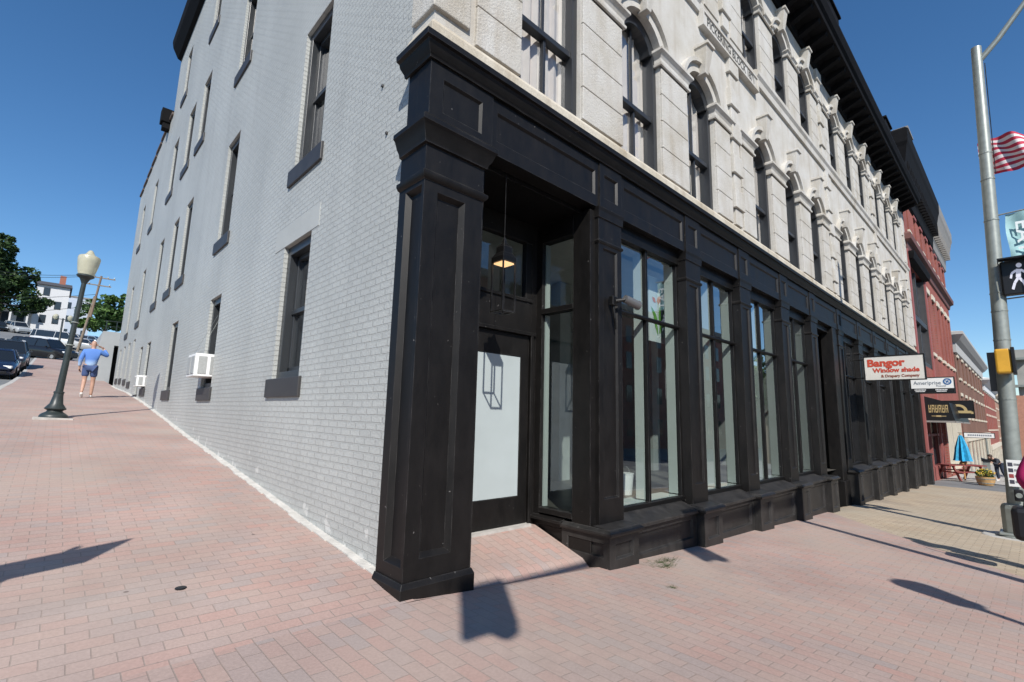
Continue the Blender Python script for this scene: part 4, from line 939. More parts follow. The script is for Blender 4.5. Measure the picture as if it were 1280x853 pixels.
for k in range(4):
    mb = MB(); qbox(mb,-.09,.0,.181,.184,.05+.1*k,.115+.1*k); mb.build('symbol', plain('sign_red',(.3,.05,.05),.6) if k==1 else dk, ip)
    mb = MB(); qbox(mb,.02,.16,.181,.184,.09+.1*k,.10+.1*k); qbox(mb,.02,.14,.181,.184,.07+.1*k,.08+.1*k); mb.build('text_line', dk, ip)
pbn = thing('push_button','black crossing push button with a silver knob below the instruction plate','button',(*pax(.2),.12))
mb = MB(); qbox(mb,-.02,.16,.14,.24,0,.2); mb.build('housing', bk, pbn, bevel=.015)
mb = MB(); mb.tube([QP(.07,.1,.24),QP(.07,.1,.27)],[.045,.04],12); mb.build('knob', galv, pbn)
# ------------------------------------------------------------------ signs on the shopfronts
def blade(name, label, x, y0, y1, z0, z1, m_, th=.05, frame=None):
    t = thing(name, label, 'sign', (x,(y0+y1)/2,z0))
    w2 = (y0-y1)/2
    mb = MB(); mb.box(-th/2,th/2,-w2,w2,0,z1-z0); mb.build('board', m_, t, bevel=.004)
    fr = MB(); e=.025
    for a,b_,c,d in ((-w2-e,w2+e,-e,0),(-w2-e,w2+e,z1-z0,z1-z0+e)): fr.box(-th/2-.01,th/2+.01,a,b_,c,d)
    for a,b_ in ((-w2-e,-w2),(w2,w2+e)): fr.box(-th/2-.01,th/2+.01,a,b_,0,z1-z0)
    fr.build('frame', frame or blackd, t)
    br = MB(); br.tube([(0,w2,.1*(z1-z0)),(0,w2+.35,.1*(z1-z0))],.018,6); br.tube([(0,w2,.9*(z1-z0)),(0,w2+.35,.9*(z1-z0))],.018,6); br.build('bracket', blackd, t)
    return t, lambda a,b_: frame4((-th/2-.004,a,b_),(0,-1,0),(0,0,1))
def tx(s,size,m_,t,M,sx=1.,bold=0.): return text(s,size,m_,t,M,extr=.002,sx=sx,bold=bold)
signw = mat('sign_cream',(.62,.60,.55),.6,var=.06,vs=2)
t,fm = blade('shop_sign','white hanging sign with large red and brown lettering over the shopfront','' and 0 or 14.27,-.25,-1.52,2.59,3.22,signw)
rd = plain('letter_red',(.50,.06,.03),.6); bw = plain('letter_brown',(.26,.08,.05),.6)
tx('Bangor',.27,rd,t,fm(.17,.45),1.05,.012); tx('Window shade',.165,rd,t,fm(-.04,.25),.98,.006); tx('& Drapery Company',.10,bw,t,fm(-.12,.095),.95,.003)
t,fm = blade('shop_sign','white and black hanging sign with grey lettering and a round blue emblem',21.66,-.28,-1.5,2.60,3.16,white)
mb = MB(); mb.box(-.032,.032,-.605,.605,.004,.17); mb.build('lower_band', bk, t)
gl = plain('letter_slate',(.12,.15,.19),.6); bl_ = plain('emblem_blue',(.03,.12,.30),.5)
tx('Ameriprise',.19,gl,t,fm(.14,.37),.92); tx('Financial',.075,gl,t,fm(-.25,.255),1.1)
wl = plain('letter_white',(.7,.7,.7),.6)
for a,s_ in ((.36,'Jeff Emerson'),(-.22,'Emerson Associates')): 
    q = text('' or '▬▬▬▬' if False else s_, .001, wl, t, fm(a,.12)); bpy.data.objects.remove(q)
for a in (.36,-.24):
    for b_,w_ in ((.115,.34),(.06,.28)):
        mb = MB(); n = 8
        for k in range(n): mb.box(-.036,-.033,a-w_/2+w_*k/n,a-w_/2+w_*(k+.72)/n,b_-.018,b_+.02)
        mb.build('small_lettering', wl, t)
mb = MB()
for k in range(24):
    a=2*PI*k/24; b_=2*PI*(k+1)/24
    mb.face(*[(-.031,-.43+rr*math.cos(q),.41+rr*math.sin(q)) for q,rr in ((a,.075),(b_,.075),(b_,.12),(a,.12))])
for k in range(4):
    a=PI/2*k+.6; mb.face((-.031,-.43+.08*math.cos(a),.41+.08*math.sin(a)),(-.031,-.43+.03*math.cos(a+.8),.41+.03*math.sin(a+.8)),(-.031,-.43,.41),(-.031,-.43+.03*math.cos(a-.8),.41+.03*math.sin(a-.8)))
mb.build('emblem', bl_, t, recalc=False)
t,fm = blade('shop_sign','black hanging sign with a gold arch over a gold ribbon',29.9,-.38,-1.47,1.83,2.62,bk)
gold = plain('sign_gold',(.42,.32,.15),.5)
mb = MB()
for k in range(16):
    a=PI*k/16; b_=PI*(k+1)/16
    for r0,r1 in ((.20,.31),): mb.face(*[(-.03,0+rr*1.05*math.cos(q),.33+rr*math.sin(q)) for q,rr in ((a,r0),(b_,r0),(b_,r1),(a,r1))])
mb.build('arch_emblem', gold, t, recalc=False)
mb = MB(); mb.box(-.034,-.028,-.46,.46,.21,.33); mb.box(-.033,-.028,-.52,-.44,.18,.29); mb.box(-.033,-.028,.44,.52,.18,.29); mb.build('ribbon', gold, t)
t,fm = blade('awning_sign','long white sign board projecting over the far sidewalk beyond the red building',40.3,-.3,-1.67,.76,1.04,white)
mb = MB(); n=13
for k in range(n): mb.box(-.031,-.027,-.55+1.1*k/n,-.55+1.1*(k+.6)/n,.09,.19)
mb.build('lettering', gl, t)
mb = MB(); mb.tube([(0,-.3,-2.35),(0,-.3,0)],.05,8); mb.build('post', galv, t)
# ------------------------------------------------------------------ red brick building with black cornice
rb = thing('red_brick_building','red brick building with deep black and grey roof cornice beyond the granite front','building',(0,0,0))
RX0,RX1 = 26.12,43.6
up = [(27.6,28.1),(29.9,30.5),(32.0,32.6),(34.0,34.7),(36.0,36.7),(38.1,38.8),(40.2,40.9),(42.0,42.7)]
rh = [(a,b_,10.9,12.2) for a,b_ in up]+[(a,b_,5.3,8.6) for a,b_ in ((32.0,33.0),(34.2,35.2),(36.4,37.3),(38.4,39.3),(40.3,41.2),(42.0,42.8))]+[(26.6,31.2,4.3,9.2),(27.2,34.2,-1.2,2.55),(34.8,43.2,-1.2,2.4)]
mb = wall(PF, RX0, RX1, -2.2, 12.9, rh, '', None)
for h in rh:
    for (a,b_),(c,d) in (((h[0],h[2]),(h[0],h[3])),((h[1],h[2]),(h[1],h[3])),((h[0],h[3]),(h[1],h[3])),((h[0],h[2]),(h[1],h[2]))): mb.face(PF(a,b_,0),PF(c,d,0),PF(c,d,.25),PF(a,b_,.25))
mb.build('front_wall', redbrick, rb, recalc=False)
mb = MB(); mb.face((RX1,0,-2.5),(RX1,14,-2.5),(RX1,14,13),(RX1,0,13)); mb.face((RX0,14,-2.5),(RX1,14,-2.5),(RX1,14,13),(RX0,14,13)); mb.face((RX0,0,11.5),(RX0,14,11.5),(RX0,14,13),(RX0,0,13)); mb.face((RX0,0,12.95),(RX1,0,12.95),(RX1,14,12.95),(RX0,14,12.95)); mb.build('other_walls', brownbrick, rb, recalc=False)
for i,h in enumerate(rh):
    if i >= len(up)+6: break
    fr = MB(); a,b_,c,d = h
    fr.box(a,a+.08,.12,.2,c,d); fr.box(b_-.08,b_,.12,.2,c,d); fr.box(a,b_,.12,.2,d-.08,d); fr.box(a,b_,.12,.2,c,c+.08); fr.box(a,b_,.13,.2,(c+d)/2-.03,(c+d)/2+.03)
    wd = fr.build('window', whitewood if h[3]<10 or a>33 else framem, rb)
    m_ = MB(); m_.face((a+.05,.17,c+.05),(b_-.05,.17,c+.05),(b_-.05,.17,d-.05),(a+.05,.17,d-.05)); m_.build('pane', mat('dim_pane',(.03,.04,.05),.1) if i==0 else bpy.data.materials['dim_pane'], wd, recalc=False)
    m_ = MB(); m_.box(a-.12,b_+.12,-.09,.25,c-.18,c-.004); m_.build('sill', cream, wd)
    m_ = MB(); m_.box(a-.12,b_+.12,-.06,.0-.002,d+.004,d+.3); m_.build('lintel', cream if h[3]<10 else pinkred, wd)
# big bay window at the left end with dark hood
fr = MB(); fr.box(26.6,26.8,-.02,.2,4.3,9.0); fr.box(31.0,31.2,-.02,.2,4.3,9.0); fr.box(26.6,31.2,.0,.2,6.35,6.6); fr.box(26.6,31.2,0,.2,4.3,4.5); fr.box(28.8,28.95,.05,.2,4.3,9.0); big = fr.build('bay_window', slate, rb)
m_ = MB(); m_.face((26.7,.15,4.4),(31.1,.15,4.4),(31.1,.15,9.0),(26.7,.15,9.0)); m_.build('pane', glassmat('bay_glass',(.5,.6,.7),2.6), big, recalc=False)
m_ = MB(); m_.face((26.5,1.2,4.0),(31.3,1.2,4.0),(31.3,1.2,9.3),(26.5,1.2,9.3)); m_.build('blind', plain('pale_blind',(.35,.4,.46),.8), big, recalc=False)
m_ = MB(); m_.sweep([(26.5,.1),(26.5,0),(31.3,0),(31.3,.1)],[(0,9.0),(.25,9.1),(.3,9.35),(.3,9.45),(0,9.5)]); m_.build('hood', cornblack, rb)
for x in (26.12,31.2): m_ = MB(); m_.box(x,x+.36,-.08,.0-.002,-1.8,10.0); m_.build('pilaster', pinkred, rb)
m_ = MB(); m_.sweep([(RX0,.1),(RX0,0),(RX1,0),(RX1,.5)],[(0,9.55),(.08,9.6),(.12,9.85),(.28,9.95),(.30,10.2),(.24,10.28),(0,10.4)]); m_.build('mid_cornice', mat('mid_cornice_brown',(.14,.06,.05),.7), rb)
m_ = MB(); m_.sweep([(RX0,.6),(RX0,0),(37.0,0)],[(0,12.3),(.1,12.4),(.15,13.2),(.32,13.4),(.5,14.4),(.56,14.6),(.58,15.2),(.5,15.3),(-.4,15.3),(-.4,12.3)]); m_.build('black_cornice', cornblack, rb)
m_ = MB(); m_.sweep([(37.0,0),(RX1,0),(RX1,.9)],[(0,12.3),(.1,12.4),(.15,13.2),(.32,13.4),(.5,14.4),(.56,14.6),(.58,15.2),(.5,15.3),(-.4,15.3),(-.4,12.3)]); m_.build('grey_cornice', corngrey, rb)
m_ = MB(); m_.box(RX0-.3,RX0+1.2,-.6,.0,15.31,15.42); m_.build('cornice_return', corngrey, rb)
x = RX0+.2
while x < RX1: m_ = MB(); m_.box(x,x+.16,-.42,-.1,13.15,13.9); m_.build('cornice_bracket', cornblack if x<37 else corngrey, rb); x += .5
# ground floor: recessed dark shopfront, red frames
m_ = MB()
for x in (27.2,29.3,31.6,34.1): m_.box(x-.08,x+.08,.1,.3,-1.4,2.6)
m_.box(27.2,34.2,.12,.28,.9,1.02); m_.box(27.2,34.2,.1,.3,-1.3,-.55); f1 = m_.build('shopfront', pinkred, rb)
m_ = MB(); m_.face((27.2,.22,-.6),(34.2,.22,-.6),(34.2,.22,2.6),(27.2,.22,2.6)); m_.build('pane', bpy.data.materials['dim_pane'], f1, recalc=False)
m_ = MB()
for x in (34.9,37.2,40.2,43.1): m_.box(x-.12,x+.12,.0,.25,-1.6,2.45)
m_.box(34.8,43.2,.02,.25,2.0,2.45); m_.box(34.8,43.2,.1,.25,-1.6,-.7); f1 = m_.build('shopfront', cream, rb)
m_ = MB(); m_.face((34.8,.2,-.9),(43.2,.2,-.9),(43.2,.2,2.4),(34.8,.2,2.4)); m_.build('pane', bpy.data.materials['dim_pane'], f1, recalc=False)
aw = thing('black_awning','black sloping awning with gold lettering over the red-framed shopfront','awning',(27.0,0,1.62))
m_ = MB(); m_.hexa([(0,-1.0,0),(7.2,-1.0,0),(7.2,-.01,0),(0,-.01,0),(0,-.86,.82),(7.2,-.86,.82),(7.2,-.01,1.12),(0,-.01,1.12)]); m_.build('canopy', bk, aw)
m_ = MB(); m_.box(-.02,7.2,-1.03,-.985,-.06,.01); m_.box(-.02,-.004,-1.0,-.01,-.06,.02); m_.build('trim', corngrey, aw)
for k in range(6):
    a = -.14-.115*k
    for (y0_,y1_,z0_,z1_) in ((0,-.022,.38,.72),(-.065,-.087,.38,.72),(-.022,-.065,.67,.72) if k%2 else (-.022,-.065,.38,.43),(-.022,-.065,.53,.57)):
        m_ = MB(); m_.box(-.012,-.004,a+y1_,a+y0_,z0_,z1_); m_.build('letter_stroke', gold, aw)
m_ = MB(); m_.box(-.012,-.004,-.72,-.22,.21,.235); m_.box(-.013,-.004,-.55,-.38,.19,.255); m_.build('underline', gold, aw)
# ------------------------------------------------------------------ buildings further along
def row_building(name,label,x0,x1,y0,dep,z0,zt,wm,cols,rows,cm,cz,cout,win=(.9,1.6),shop=3.2):
    t = thing(name,label,'building',(0,0,0))
    hs = []
    for r_ in rows:
        for k in range(cols):
            xc = x0+(x1-x0)*(k+.5)/cols; hs.append((xc-win[0]/2,xc+win[0]/2,r_,r_+win[1]))
    P = lambda u_,v_,d_: (u_,y0+d_,v_)
    mb = wall(P,x0,x1,z0,zt,hs,'',None)
    for h in hs:
        for (a,b_),(c,d) in (((h[0],h[2]),(h[0],h[3])),((h[1],h[2]),(h[1],h[3])),((h[0],h[3]),(h[1],h[3])),((h[0],h[2]),(h[1],h[2]))): mb.face(P(a,b_,0),P(c,d,0),P(c,d,.2),P(a,b_,.2))
    mb.build('front_wall', wm, t, recalc=False)
    mb = MB(); mb.face((x0,y0,z0),(x0,y0+dep,z0),(x0,y0+dep,zt),(x0,y0,zt)); mb.face((x1,y0,z0),(x1,y0+dep,z0),(x1,y0+dep,zt),(x1,y0,zt)); mb.face((x0,y0+dep,z0),(x1,y0+dep,z0),(x1,y0+dep,zt),(x0,y0+dep,zt)); mb.face((x0,y0,zt),(x1,y0,zt),(x1,y0+dep,zt),(x0,y0+dep,zt)); mb.build('other_walls', wm, t, recalc=False)
    for h in hs:
        m_ = MB(); m_.box(h[0],h[0]+.07,y0+.1,y0+.18,h[2],h[3]); m_.box(h[1]-.07,h[1],y0+.1,y0+.18,h[2],h[3]); m_.box(h[0],h[1],y0+.1,y0+.18,(h[2]+h[3])/2-.03,(h[2]+h[3])/2+.03); m_.box(h[0],h[1],y0+.1,y0+.18,h[3]-.07,h[3]); wd = m_.build('window', whitewood, t)
        m_ = MB(); m_.face(P(h[0],h[2],.16),P(h[1],h[2],.16),P(h[1],h[3],.16),P(h[0],h[3],.16)); m_.build('pane', bpy.data.materials['dim_pane'], wd, recalc=False)
        m_ = MB(); m_.box(h[0]-.1,h[1]+.1,y0-.1,y0-.002,h[2]-.16,h[2]); m_.build('sill', cream, wd)
        m_ = MB(); m_.box(h[0]-.1,h[1]+.1,y0-.06,y0-.002,h[3],h[3]+.22); m_.build('lintel', cream, wd)
    if cm:
        m_ = MB(); m_.sweep([(x0,y0+3),(x0,y0),(x1,y0),(x1,y0+3)] if True else 0,[(0,zt-cz),(.12,zt-cz+.05),(.14,zt-cz*.45),(.6*cout,zt-cz*.3),(cout,zt-.05),(cout,zt+.15),(0,zt+.3)]); m_.build('cornice', cm, t)
    if shop:
        m_ = MB(); 
        for k in range(cols+1): xx = x0+(x1-x0)*k/cols; m_.box(max(x0,xx-.18),min(x1,xx+.18),y0-.12,y0-.003,z0,z0+shop)
        m_.box(x0,x1,y0-.2,y0-.003,z0+shop,z0+shop+.5); sf = m_.build('shopfront', cream, t)
        m_ = MB(); m_.face((x0,y0-.05,z0+.5),(x1,y0-.05,z0+.5),(x1,y0-.05,z0+shop),(x0,y0-.05,z0+shop)); m_.build('pane', bpy.data.materials['dim_pane'], sf, recalc=False)
    return t
row_building('brown_brick_building','brown brick building with pale grey projecting cornice beyond the red building',44.4,72.0,0,14,-2.6,7.9,brownbrick,8,(2.1,4.9),mat('cornice_pale',(.42,.42,.41),.7),1.3,.6,(1.1,1.5),3.0)
row_building('low_brick_building','reddish brick building with a white cornice further down the street',72.3,96.0,0,14,-4,6.6,redbrick,7,(1.2,3.8),mat('cornice_white',(.6,.62,.63),.7),1.2,.7,(1.1,1.5),3.0)
row_building('tan_street_building','tan brick building near the far end of the street',96.4,130.0,0,16,-5,6.0,mat('tan_brick',(.34,.2,.14),.85,var=.15,vs=3),9,(0,2.6),cream,.8,.5,(1.1,1.5),2.8)
t = row_building('pink_end_building','pale orange brick building closing the far end of the street',150.0,175,-9,14,-7,8.5,mat('orange_brick',(.42,.2,.13),.85,var=.1,vs=2),5,(1,4.5),None,0,0,(1.5,2),0)
m_ = MB(); m_.face((149.9,-9,-7),(149.9,6,-7),(149.9,6,8.5),(149.9,-9,8.5)); m_.build('end_wall', bpy.data.materials['orange_brick'], t, recalc=False)
# across the street, behind the viewpoint: seen mirrored in the shop windows
def opposite(name,label,x0,x1,y,zt,m_,zs):
    t = thing(name,label,'building',(0,0,0)); mb = MB(); mb.box(x0,x1,y-14,y,-8,zt); mb.build('walls', m_, t)
    for z in zs:
        n = int((x1-x0)/3.2)
        for k in range(n):
            xc = x0+(x1-x0)*(k+.5)/n
            q = MB(); q.box(xc-.55,xc+.55,y+.004,y+.05,z,z+1.9); q.build('window', bpy.data.materials['dim_pane'], t)
    mb = MB(); mb.box(x0-.2,x1+.2,y-.2,y+.5,zt,zt+.6); mb.build('cornice', corngrey, t)
    return t
opposite('opposite_brick_block','dark red brick block across the street, mirrored in the near shop windows',14,76,-27,13.5,redbrick,(-.5,3.2,7,10))
opposite('opposite_low_block','low dark block further along across the street, mirrored in the far shop windows',79,150,-29,6.5,brownbrick,(-1.5,2.5))
opposite('opposite_pale_block','pale stone block across the street behind the viewpoint',-60,-16,-34,12,palegrey,(1,5,9))
# ------------------------------------------------------------------ outdoor seating and people on the right
PT = thing('picnic_table','dark red wooden picnic table with benches on the far sidewalk','picnic table',(31.0,-.72,G(31,-.72)),math.atan2(-1.18,1.33))
rw = mat('red_stained_wood',(.20,.045,.04),.65,var=.2,vs=10)
for k in range(5): m_ = MB(); m_.box(-.95,.95,-.36+.145*k,-.36+.145*k+.135,.71,.75); m_.build('table_board', rw, PT)
for y in (-.74,.56): m_ = MB(); m_.box(-.95,.95,y,y+.24,.42,.46); m_.build('bench', rw, PT)
for x in (-.68,.68):
    m_ = MB()
    for s in (-1,1): m_.hexa([(x-.03,s*.62-.05,0),(x+.03,s*.62-.05,0),(x+.03,s*.62+.05,0),(x-.03,s*.62+.05,0),(x-.03,s*.25-.05,.71),(x+.03,s*.25-.05,.71),(x+.03,s*.25+.05,.71),(x-.03,s*.25+.05,.71)])
    m_.box(x-.025,x+.025,-.76,.82,.36,.42); m_.box(x-.025,x+.025,-.36,.36,.66,.71); m_.build('trestle', rw, PT)
UM = thing('closed_umbrella','closed bright blue patio umbrella standing in the picnic table','umbrella',(31.05,-.80,G(31,-.7)))
bluc = mat('umbrella_blue',(.02,.30,.52),.7,var=.25,vs=9)
m_ = MB(); n=16; pr=[(.02,2.20),(.07,2.12),(.14,1.85),(.21,1.55),(.25,1.25),(.29,1.0),(.31,.93)]
for (r0,z0),(r1,z1) in zip(pr,pr[1:]):
    for k in range(n):
        f_ = lambda k_,r_: r_*(1+.22*(-1)**k_)
        a,b_ = 2*PI*k/n,2*PI*(k+1)/n
        m_.face((f_(k,r0)*math.cos(a),f_(k,r0)*math.sin(a),z0),(f_(k+1,r0)*math.cos(b_),f_(k+1,r0)*math.sin(b_),z0),(f_(k+1,r1)*math.cos(b_),f_(k+1,r1)*math.sin(b_),z1),(f_(k,r1)*math.cos(a),f_(k,r1)*math.sin(a),z1))
m_.build('canopy', bluc, UM, smooth=False)
m_ = MB(); m_.tube([(0,0,.0),(0,0,2.25)],.03,10); m_.build('mast', mat('pine_pole',(.5,.27,.10),.6), UM); m_ = MB(); m_.lathe([(.16,.78),(.16,.8),(.09,.93),(.04,.95)],10); m_.build('hub', mat('pine_hub',(.5,.27,.10),.6), UM)
PLT = thing('flower_barrel','yellow wooden half barrel planter with yellow flowers','planter',(28.55,-1.66,G(28.55,-1.66)))
m_ = MB(); m_.lathe([(.25,0),(.30,.12),(.335,.32),(.34,.36),(.31,.36),(.3,.30)],18); m_.build('barrel', mat('barrel_wood',(.46,.28,.12),.7,var=.2,vs=9), PLT, smooth=True)
m_ = MB()
for z,r_ in ((.08,.292),(.26,.33)): m_.lathe([(r_,z),(r_+.008,z),(r_+.008,z+.03),(r_,z+.03)],18)
m_.build('hoop', galv, PLT)
def leaves(mb, c, rad, n, s, flat=.7, rs=random):
    for _ in range(n):
        while True:
            p = Vector((rs.uniform(-1,1),rs.uniform(-1,1),rs.uniform(-1,1)))
            if p.length < 1: break
        p = p.normalized()*(p.length**.5)
        q = Vector((c[0]+p.x*rad[0],c[1]+p.y*rad[1],c[2]+p.z*rad[2]))
        a = Vector((rs.gauss(0,1),rs.gauss(0,1),rs.gauss(0,1)*flat)).normalized(); b_ = a.cross(Vector((rs.gauss(0,1),rs.gauss(0,1),rs.gauss(0,1)))).normalized()
        k = s*rs.uniform(.6,1.3); a*=k; b_*=k*.6
        mb.face(q-a,q-b_*.9+a*.1,q+a,q+b_*.9+a*.1)
m_ = MB(); leaves(m_,(0,0,.48),(.33,.33,.17),160,.06); m_.build('foliage', leafB, PLT, recalc=False)
m_ = MB(); leaves(m_,(0,0,.56),(.34,.34,.14),110,.05); m_.build('flowers', plain('yellow_petal',(.62,.45,.05),.6), PLT, recalc=False)
KS = thing('grey_pedestal','slim grey pedestal the stooping person leans over','pedestal',(32.6,-1.55,G(32.6,-1.55)))
m_ = MB(); m_.box(-.17,.17,-.17,.17,0,.06); m_.box(-.13,.13,-.13,.13,.06,.95); m_.build('body', galv, KS, bevel=.01); m_ = MB(); m_.hexa([(-.17,-.17,.95),(.17,-.17,.95),(.17,.17,.95),(-.17,.17,.95),(-.17,-.17,1.0),(.17,-.17,1.0),(.17,.17,1.12),(-.17,.17,1.12)]); m_.build('top', bk, KS)
# ------------------------------------------------------------------ people
def skinmesh(name, J, E, m_, parent, sub=2, root=None):
    names = list(J); me = bpy.data.meshes.new(name)
    me.from_pydata([J[k][0] for k in names],[(names.index(a),names.index(b_)) for a,b_ in E],[])
    o = bpy.data.objects.new(name, me); COL.objects.link(o)
    md = o.modifiers.new('skin','SKIN'); md.use_smooth_shade = True
    if not me.skin_vertices: bpy.context.view_layer.objects.active = o
    for i,k in enumerate(names):
        r_ = J[k][1]; r_ = r_ if isinstance(r_,tuple) else (r_,r_); me.skin_vertices[0].data[i].radius = r_
        me.skin_vertices[0].data[i].use_root = (k == (root or names[0]))
    sb = o.modifiers.new('sub','SUBSURF'); sb.levels = sub; sb.render_levels = sub
    dg = bpy.context.evaluated_depsgraph_get(); dg.update()
    m2 = bpy.data.meshes.new_from_object(o.evaluated_get(dg)); bpy.data.objects.remove(o)
    m2.name = name; m2.materials.clear(); m2.materials.append(m_)
    for p in m2.polygons: p.use_smooth = True
    q = bpy.data.objects.new(name, m2); COL.objects.link(q); q.parent = parent; return q
def hand(J, E, w_, h, pre, out):   # palm with five finger chains
    w_=Vector(w_); h=Vector(h); d=(h-w_).normalized(); side = d.cross(Vector(out)).normalized(); nrm = side.cross(d)
    J[pre+'palm'] = (tuple(w_+d*.06),.032)
    E.append((pre+'wr',pre+'palm'))
    for i,(o_,l) in enumerate(((-.03,.062),(-.01,.075),(.01,.072),(.03,.055))):
        a = w_+d*.095+side*o_; b_ = a+d*l*.55-nrm*.008; c_ = b_+d*l*.45-nrm*.022
        for q,(p,r_) in enumerate(((a,.0095),(b_,.009),(c_,.008))): J[f'{pre}f{i}{q}'] = (tuple(p),r_)
        E += [(pre+'palm',f'{pre}f{i}0'),(f'{pre}f{i}0',f'{pre}f{i}1'),(f'{pre}f{i}1',f'{pre}f{i}2')]
    a = w_+d*.05-side*.045; b_ = a+d*.035-side*.012; J[pre+'t0']=(tuple(a),.011); J[pre+'t1']=(tuple(b_),.009); E += [(pre+'palm',pre+'t0'),(pre+'t0',pre+'t1')]
def person(label, loc_, rz, P, cloth, hair=None, face=True, scale=1.):
    """P: joint positions (local, x right, y forward, z up)"""
    t = thing('person', label, 'person', loc_, rz); t.scale = (scale,)*3
    J = {}; E = []
    def j(k,r_): J[k] = (P[k],r_)
    j('pel',(.13,.10)); j('spi',(.12,.09)); j('che',(.155,.10)); j('nek',.055); j('hd0',(.062,.075)); j('hd1',(.078,.095)); j('hd2',(.072,.09)); j('hd3',(.04,.05))
    E += [('pel','spi'),('spi','che'),('che','nek'),('nek','hd0'),('hd0','hd1'),('hd1','hd2'),('hd2','hd3')]
    for s in 'lr':
        j(s+'sh',.06); j(s+'el',.042); j(s+'wr',.028); E += [('che',s+'sh'),(s+'sh',s+'el'),(s+'el',s+'wr')]
        hand(J,E,P[s+'wr'],P[s+'ha'],s,(1 if s=='r' else -1,.3,0)); 
        j(s+'hi',.088); j(s+'kn',.058); j(s+'ca',.055); j(s+'an',.036); j(s+'to',.032); E += [('pel',s+'hi'),(s+'hi',s+'kn'),(s+'kn',s+'ca'),(s+'ca',s+'an'),(s+'an',s+'to')]
    body = skinmesh('body',J,E,skin,t)
    h1 = Vector(P['hd1']); fw = Vector(P['face']).normalized(); up = (Vector(P['hd3'])-Vector(P['hd0'])).normalized(); sd = fw.cross(up).normalized()
    if face:
        m_ = MB()
        nb = h1+fw*.092; m_.hexa([tuple(nb+sd*a+fw*b_+up*c) for a,b_,c in ((-.014,-.01,-.03),(.014,-.01,-.03),(.012,.022,-.028),(-.012,.022,-.028),(-.008,-.01,.025),(.008,-.01,.025),(.006,.004,.025),(-.006,.004,.025))]); m_.build('nose', skin, t, smooth=True)
        for s in (-1,1):
            m_ = MB(); m_.lathe([(.0,-.011),(.009,-.006),(.012,0),(.009,.006),(.0,.011)],8,tuple(h1+fw*.083+sd*s*.032+up*.02)); m_.build('eye', plain('eye_dark',(.03,.02,.015),.3) if 'eye_dark' not in bpy.data.materials else bpy.data.materials['eye_dark'], t, smooth=True)
        m_ = MB(); m_.rbox(tuple(h1+fw*.083-up*.055),(.045,.012,.01),math.atan2(sd.y,sd.x)); m_.build('mouth', plain('lip',(.33,.12,.09),.5), t)
    for s in (-1,1):
        m_ = MB(); m_.lathe([(0,-.03),(.016,-.02),(.02,.0),(.018,.02),(.0,.03)],8,tuple(h1+sd*s*.085-fw*.005),1.); m_.build('ear', skin, t, smooth=True)
    for nm,mm,js,es in cloth:
        skinmesh(nm,{k:(P[k] if isinstance(k,str) and k in P else v[1],v[0]) for k,v in js.items()},es,mm,t)
    if hair: hair(t,h1,fw,up,sd)
    return t
def mid(a,b_,k): return tuple(Vector(a).lerp(Vector(b_),k))
P = dict(pel=(0,0,.95),spi=(0,.02,1.14),che=(0,.02,1.34),nek=(0,.03,1.50),hd0=(0,.045,1.565),hd1=(0,.055,1.63),hd2=(0,.05,1.70),hd3=(0,.04,1.755),face=(0,1,0),
  lsh=(-.19,.0,1.41),lel=(-.25,-.06,1.15),lwr=(-.26,.03,.92),lha=(-.25,.07,.8),rsh=(.19,.0,1.41),rel=(.37,.06,1.30),rwr=(.25,.20,1.53),rha=(.14,.19,1.61),
  lhi=(-.095,0,.9),lkn=(-.10,.0,.5),lca=(-.10,-.12,.36),lan=(-.10,-.26,.17),lto=(-.10,-.19,.05),rhi=(.095,0,.9),rkn=(.10,.07,.49),rca=(.10,.06,.34),ran=(.10,.06,.08),rto=(.10,.21,.04))
shirt = mat('blue_gradient_shirt',(.09,.20,.52),.8,var=.12,vs=9)
nt2 = shirt.node_tree; tc = nt2.nodes.new('ShaderNodeTexCoord'); sx_ = nt2.nodes.new('ShaderNodeSeparateXYZ'); rp = nt2.nodes.new('ShaderNodeValToRGB'); nt2.links.new(tc.outputs['Object'],sx_.inputs[0]); mr = nt2.nodes.new('ShaderNodeMapRange'); mr.inputs['From Min'].default_value=.92; mr.inputs['From Max'].default_value=1.25; nt2.links.new(sx_.outputs['Z'],mr.inputs['Value']); nt2.links.new(mr.outputs['Result'],rp.inputs['Fac'])
rp.color_ramp.elements[0].color=(.36,.50,.68,1); rp.color_ramp.elements[0].position=.25; rp.color_ramp.elements[1].color=(.08,.19,.50,1); rp.color_ramp.elements[1].position=.75; nt2.links.new(rp.outputs['Color'],nt2.nodes['Principled BSDF'].inputs['Base Color'])  # shirt colour runs from blue to a paler blue towards the hem
navy = plain('navy_shorts',(.04,.07,.17),.8); shoe = plain('pale_shoe',(.6,.58,.55),.6)
def K(*ks): return {k:(r_,None) for k,r_ in ks}
sh_j = {'hem':((.152,.125),(0,.0,.90)),'spi':((.165,.135),None),'che':((.20,.15),None),'nek':(.068,None),**{s+'sh':(.082,None) for s in 'lr'},**{s+'el':(.06,None) for s in 'lr'},'lcuff':(.042,mid(P['lel'],P['lwr'],.9)),'rcuff':(.042,mid(P['rel'],P['rwr'],.9))}
sh_e = [('hem','spi'),('spi','che'),('che','nek'),('che','lsh'),('lsh','lel'),('lel','lcuff'),('che','rsh'),('rsh','rel'),('rel','rcuff')]
so_j = {'pel':((.15,.12),None),'lhi':(.11,None),'rhi':(.11,None),'ll':(.095,mid(P['lhi'],P['lkn'],.72)),'rl':(.095,mid(P['rhi'],P['rkn'],.72))}
so_e = [('pel','lhi'),('lhi','ll'),('pel','rhi'),('rhi','rl')]
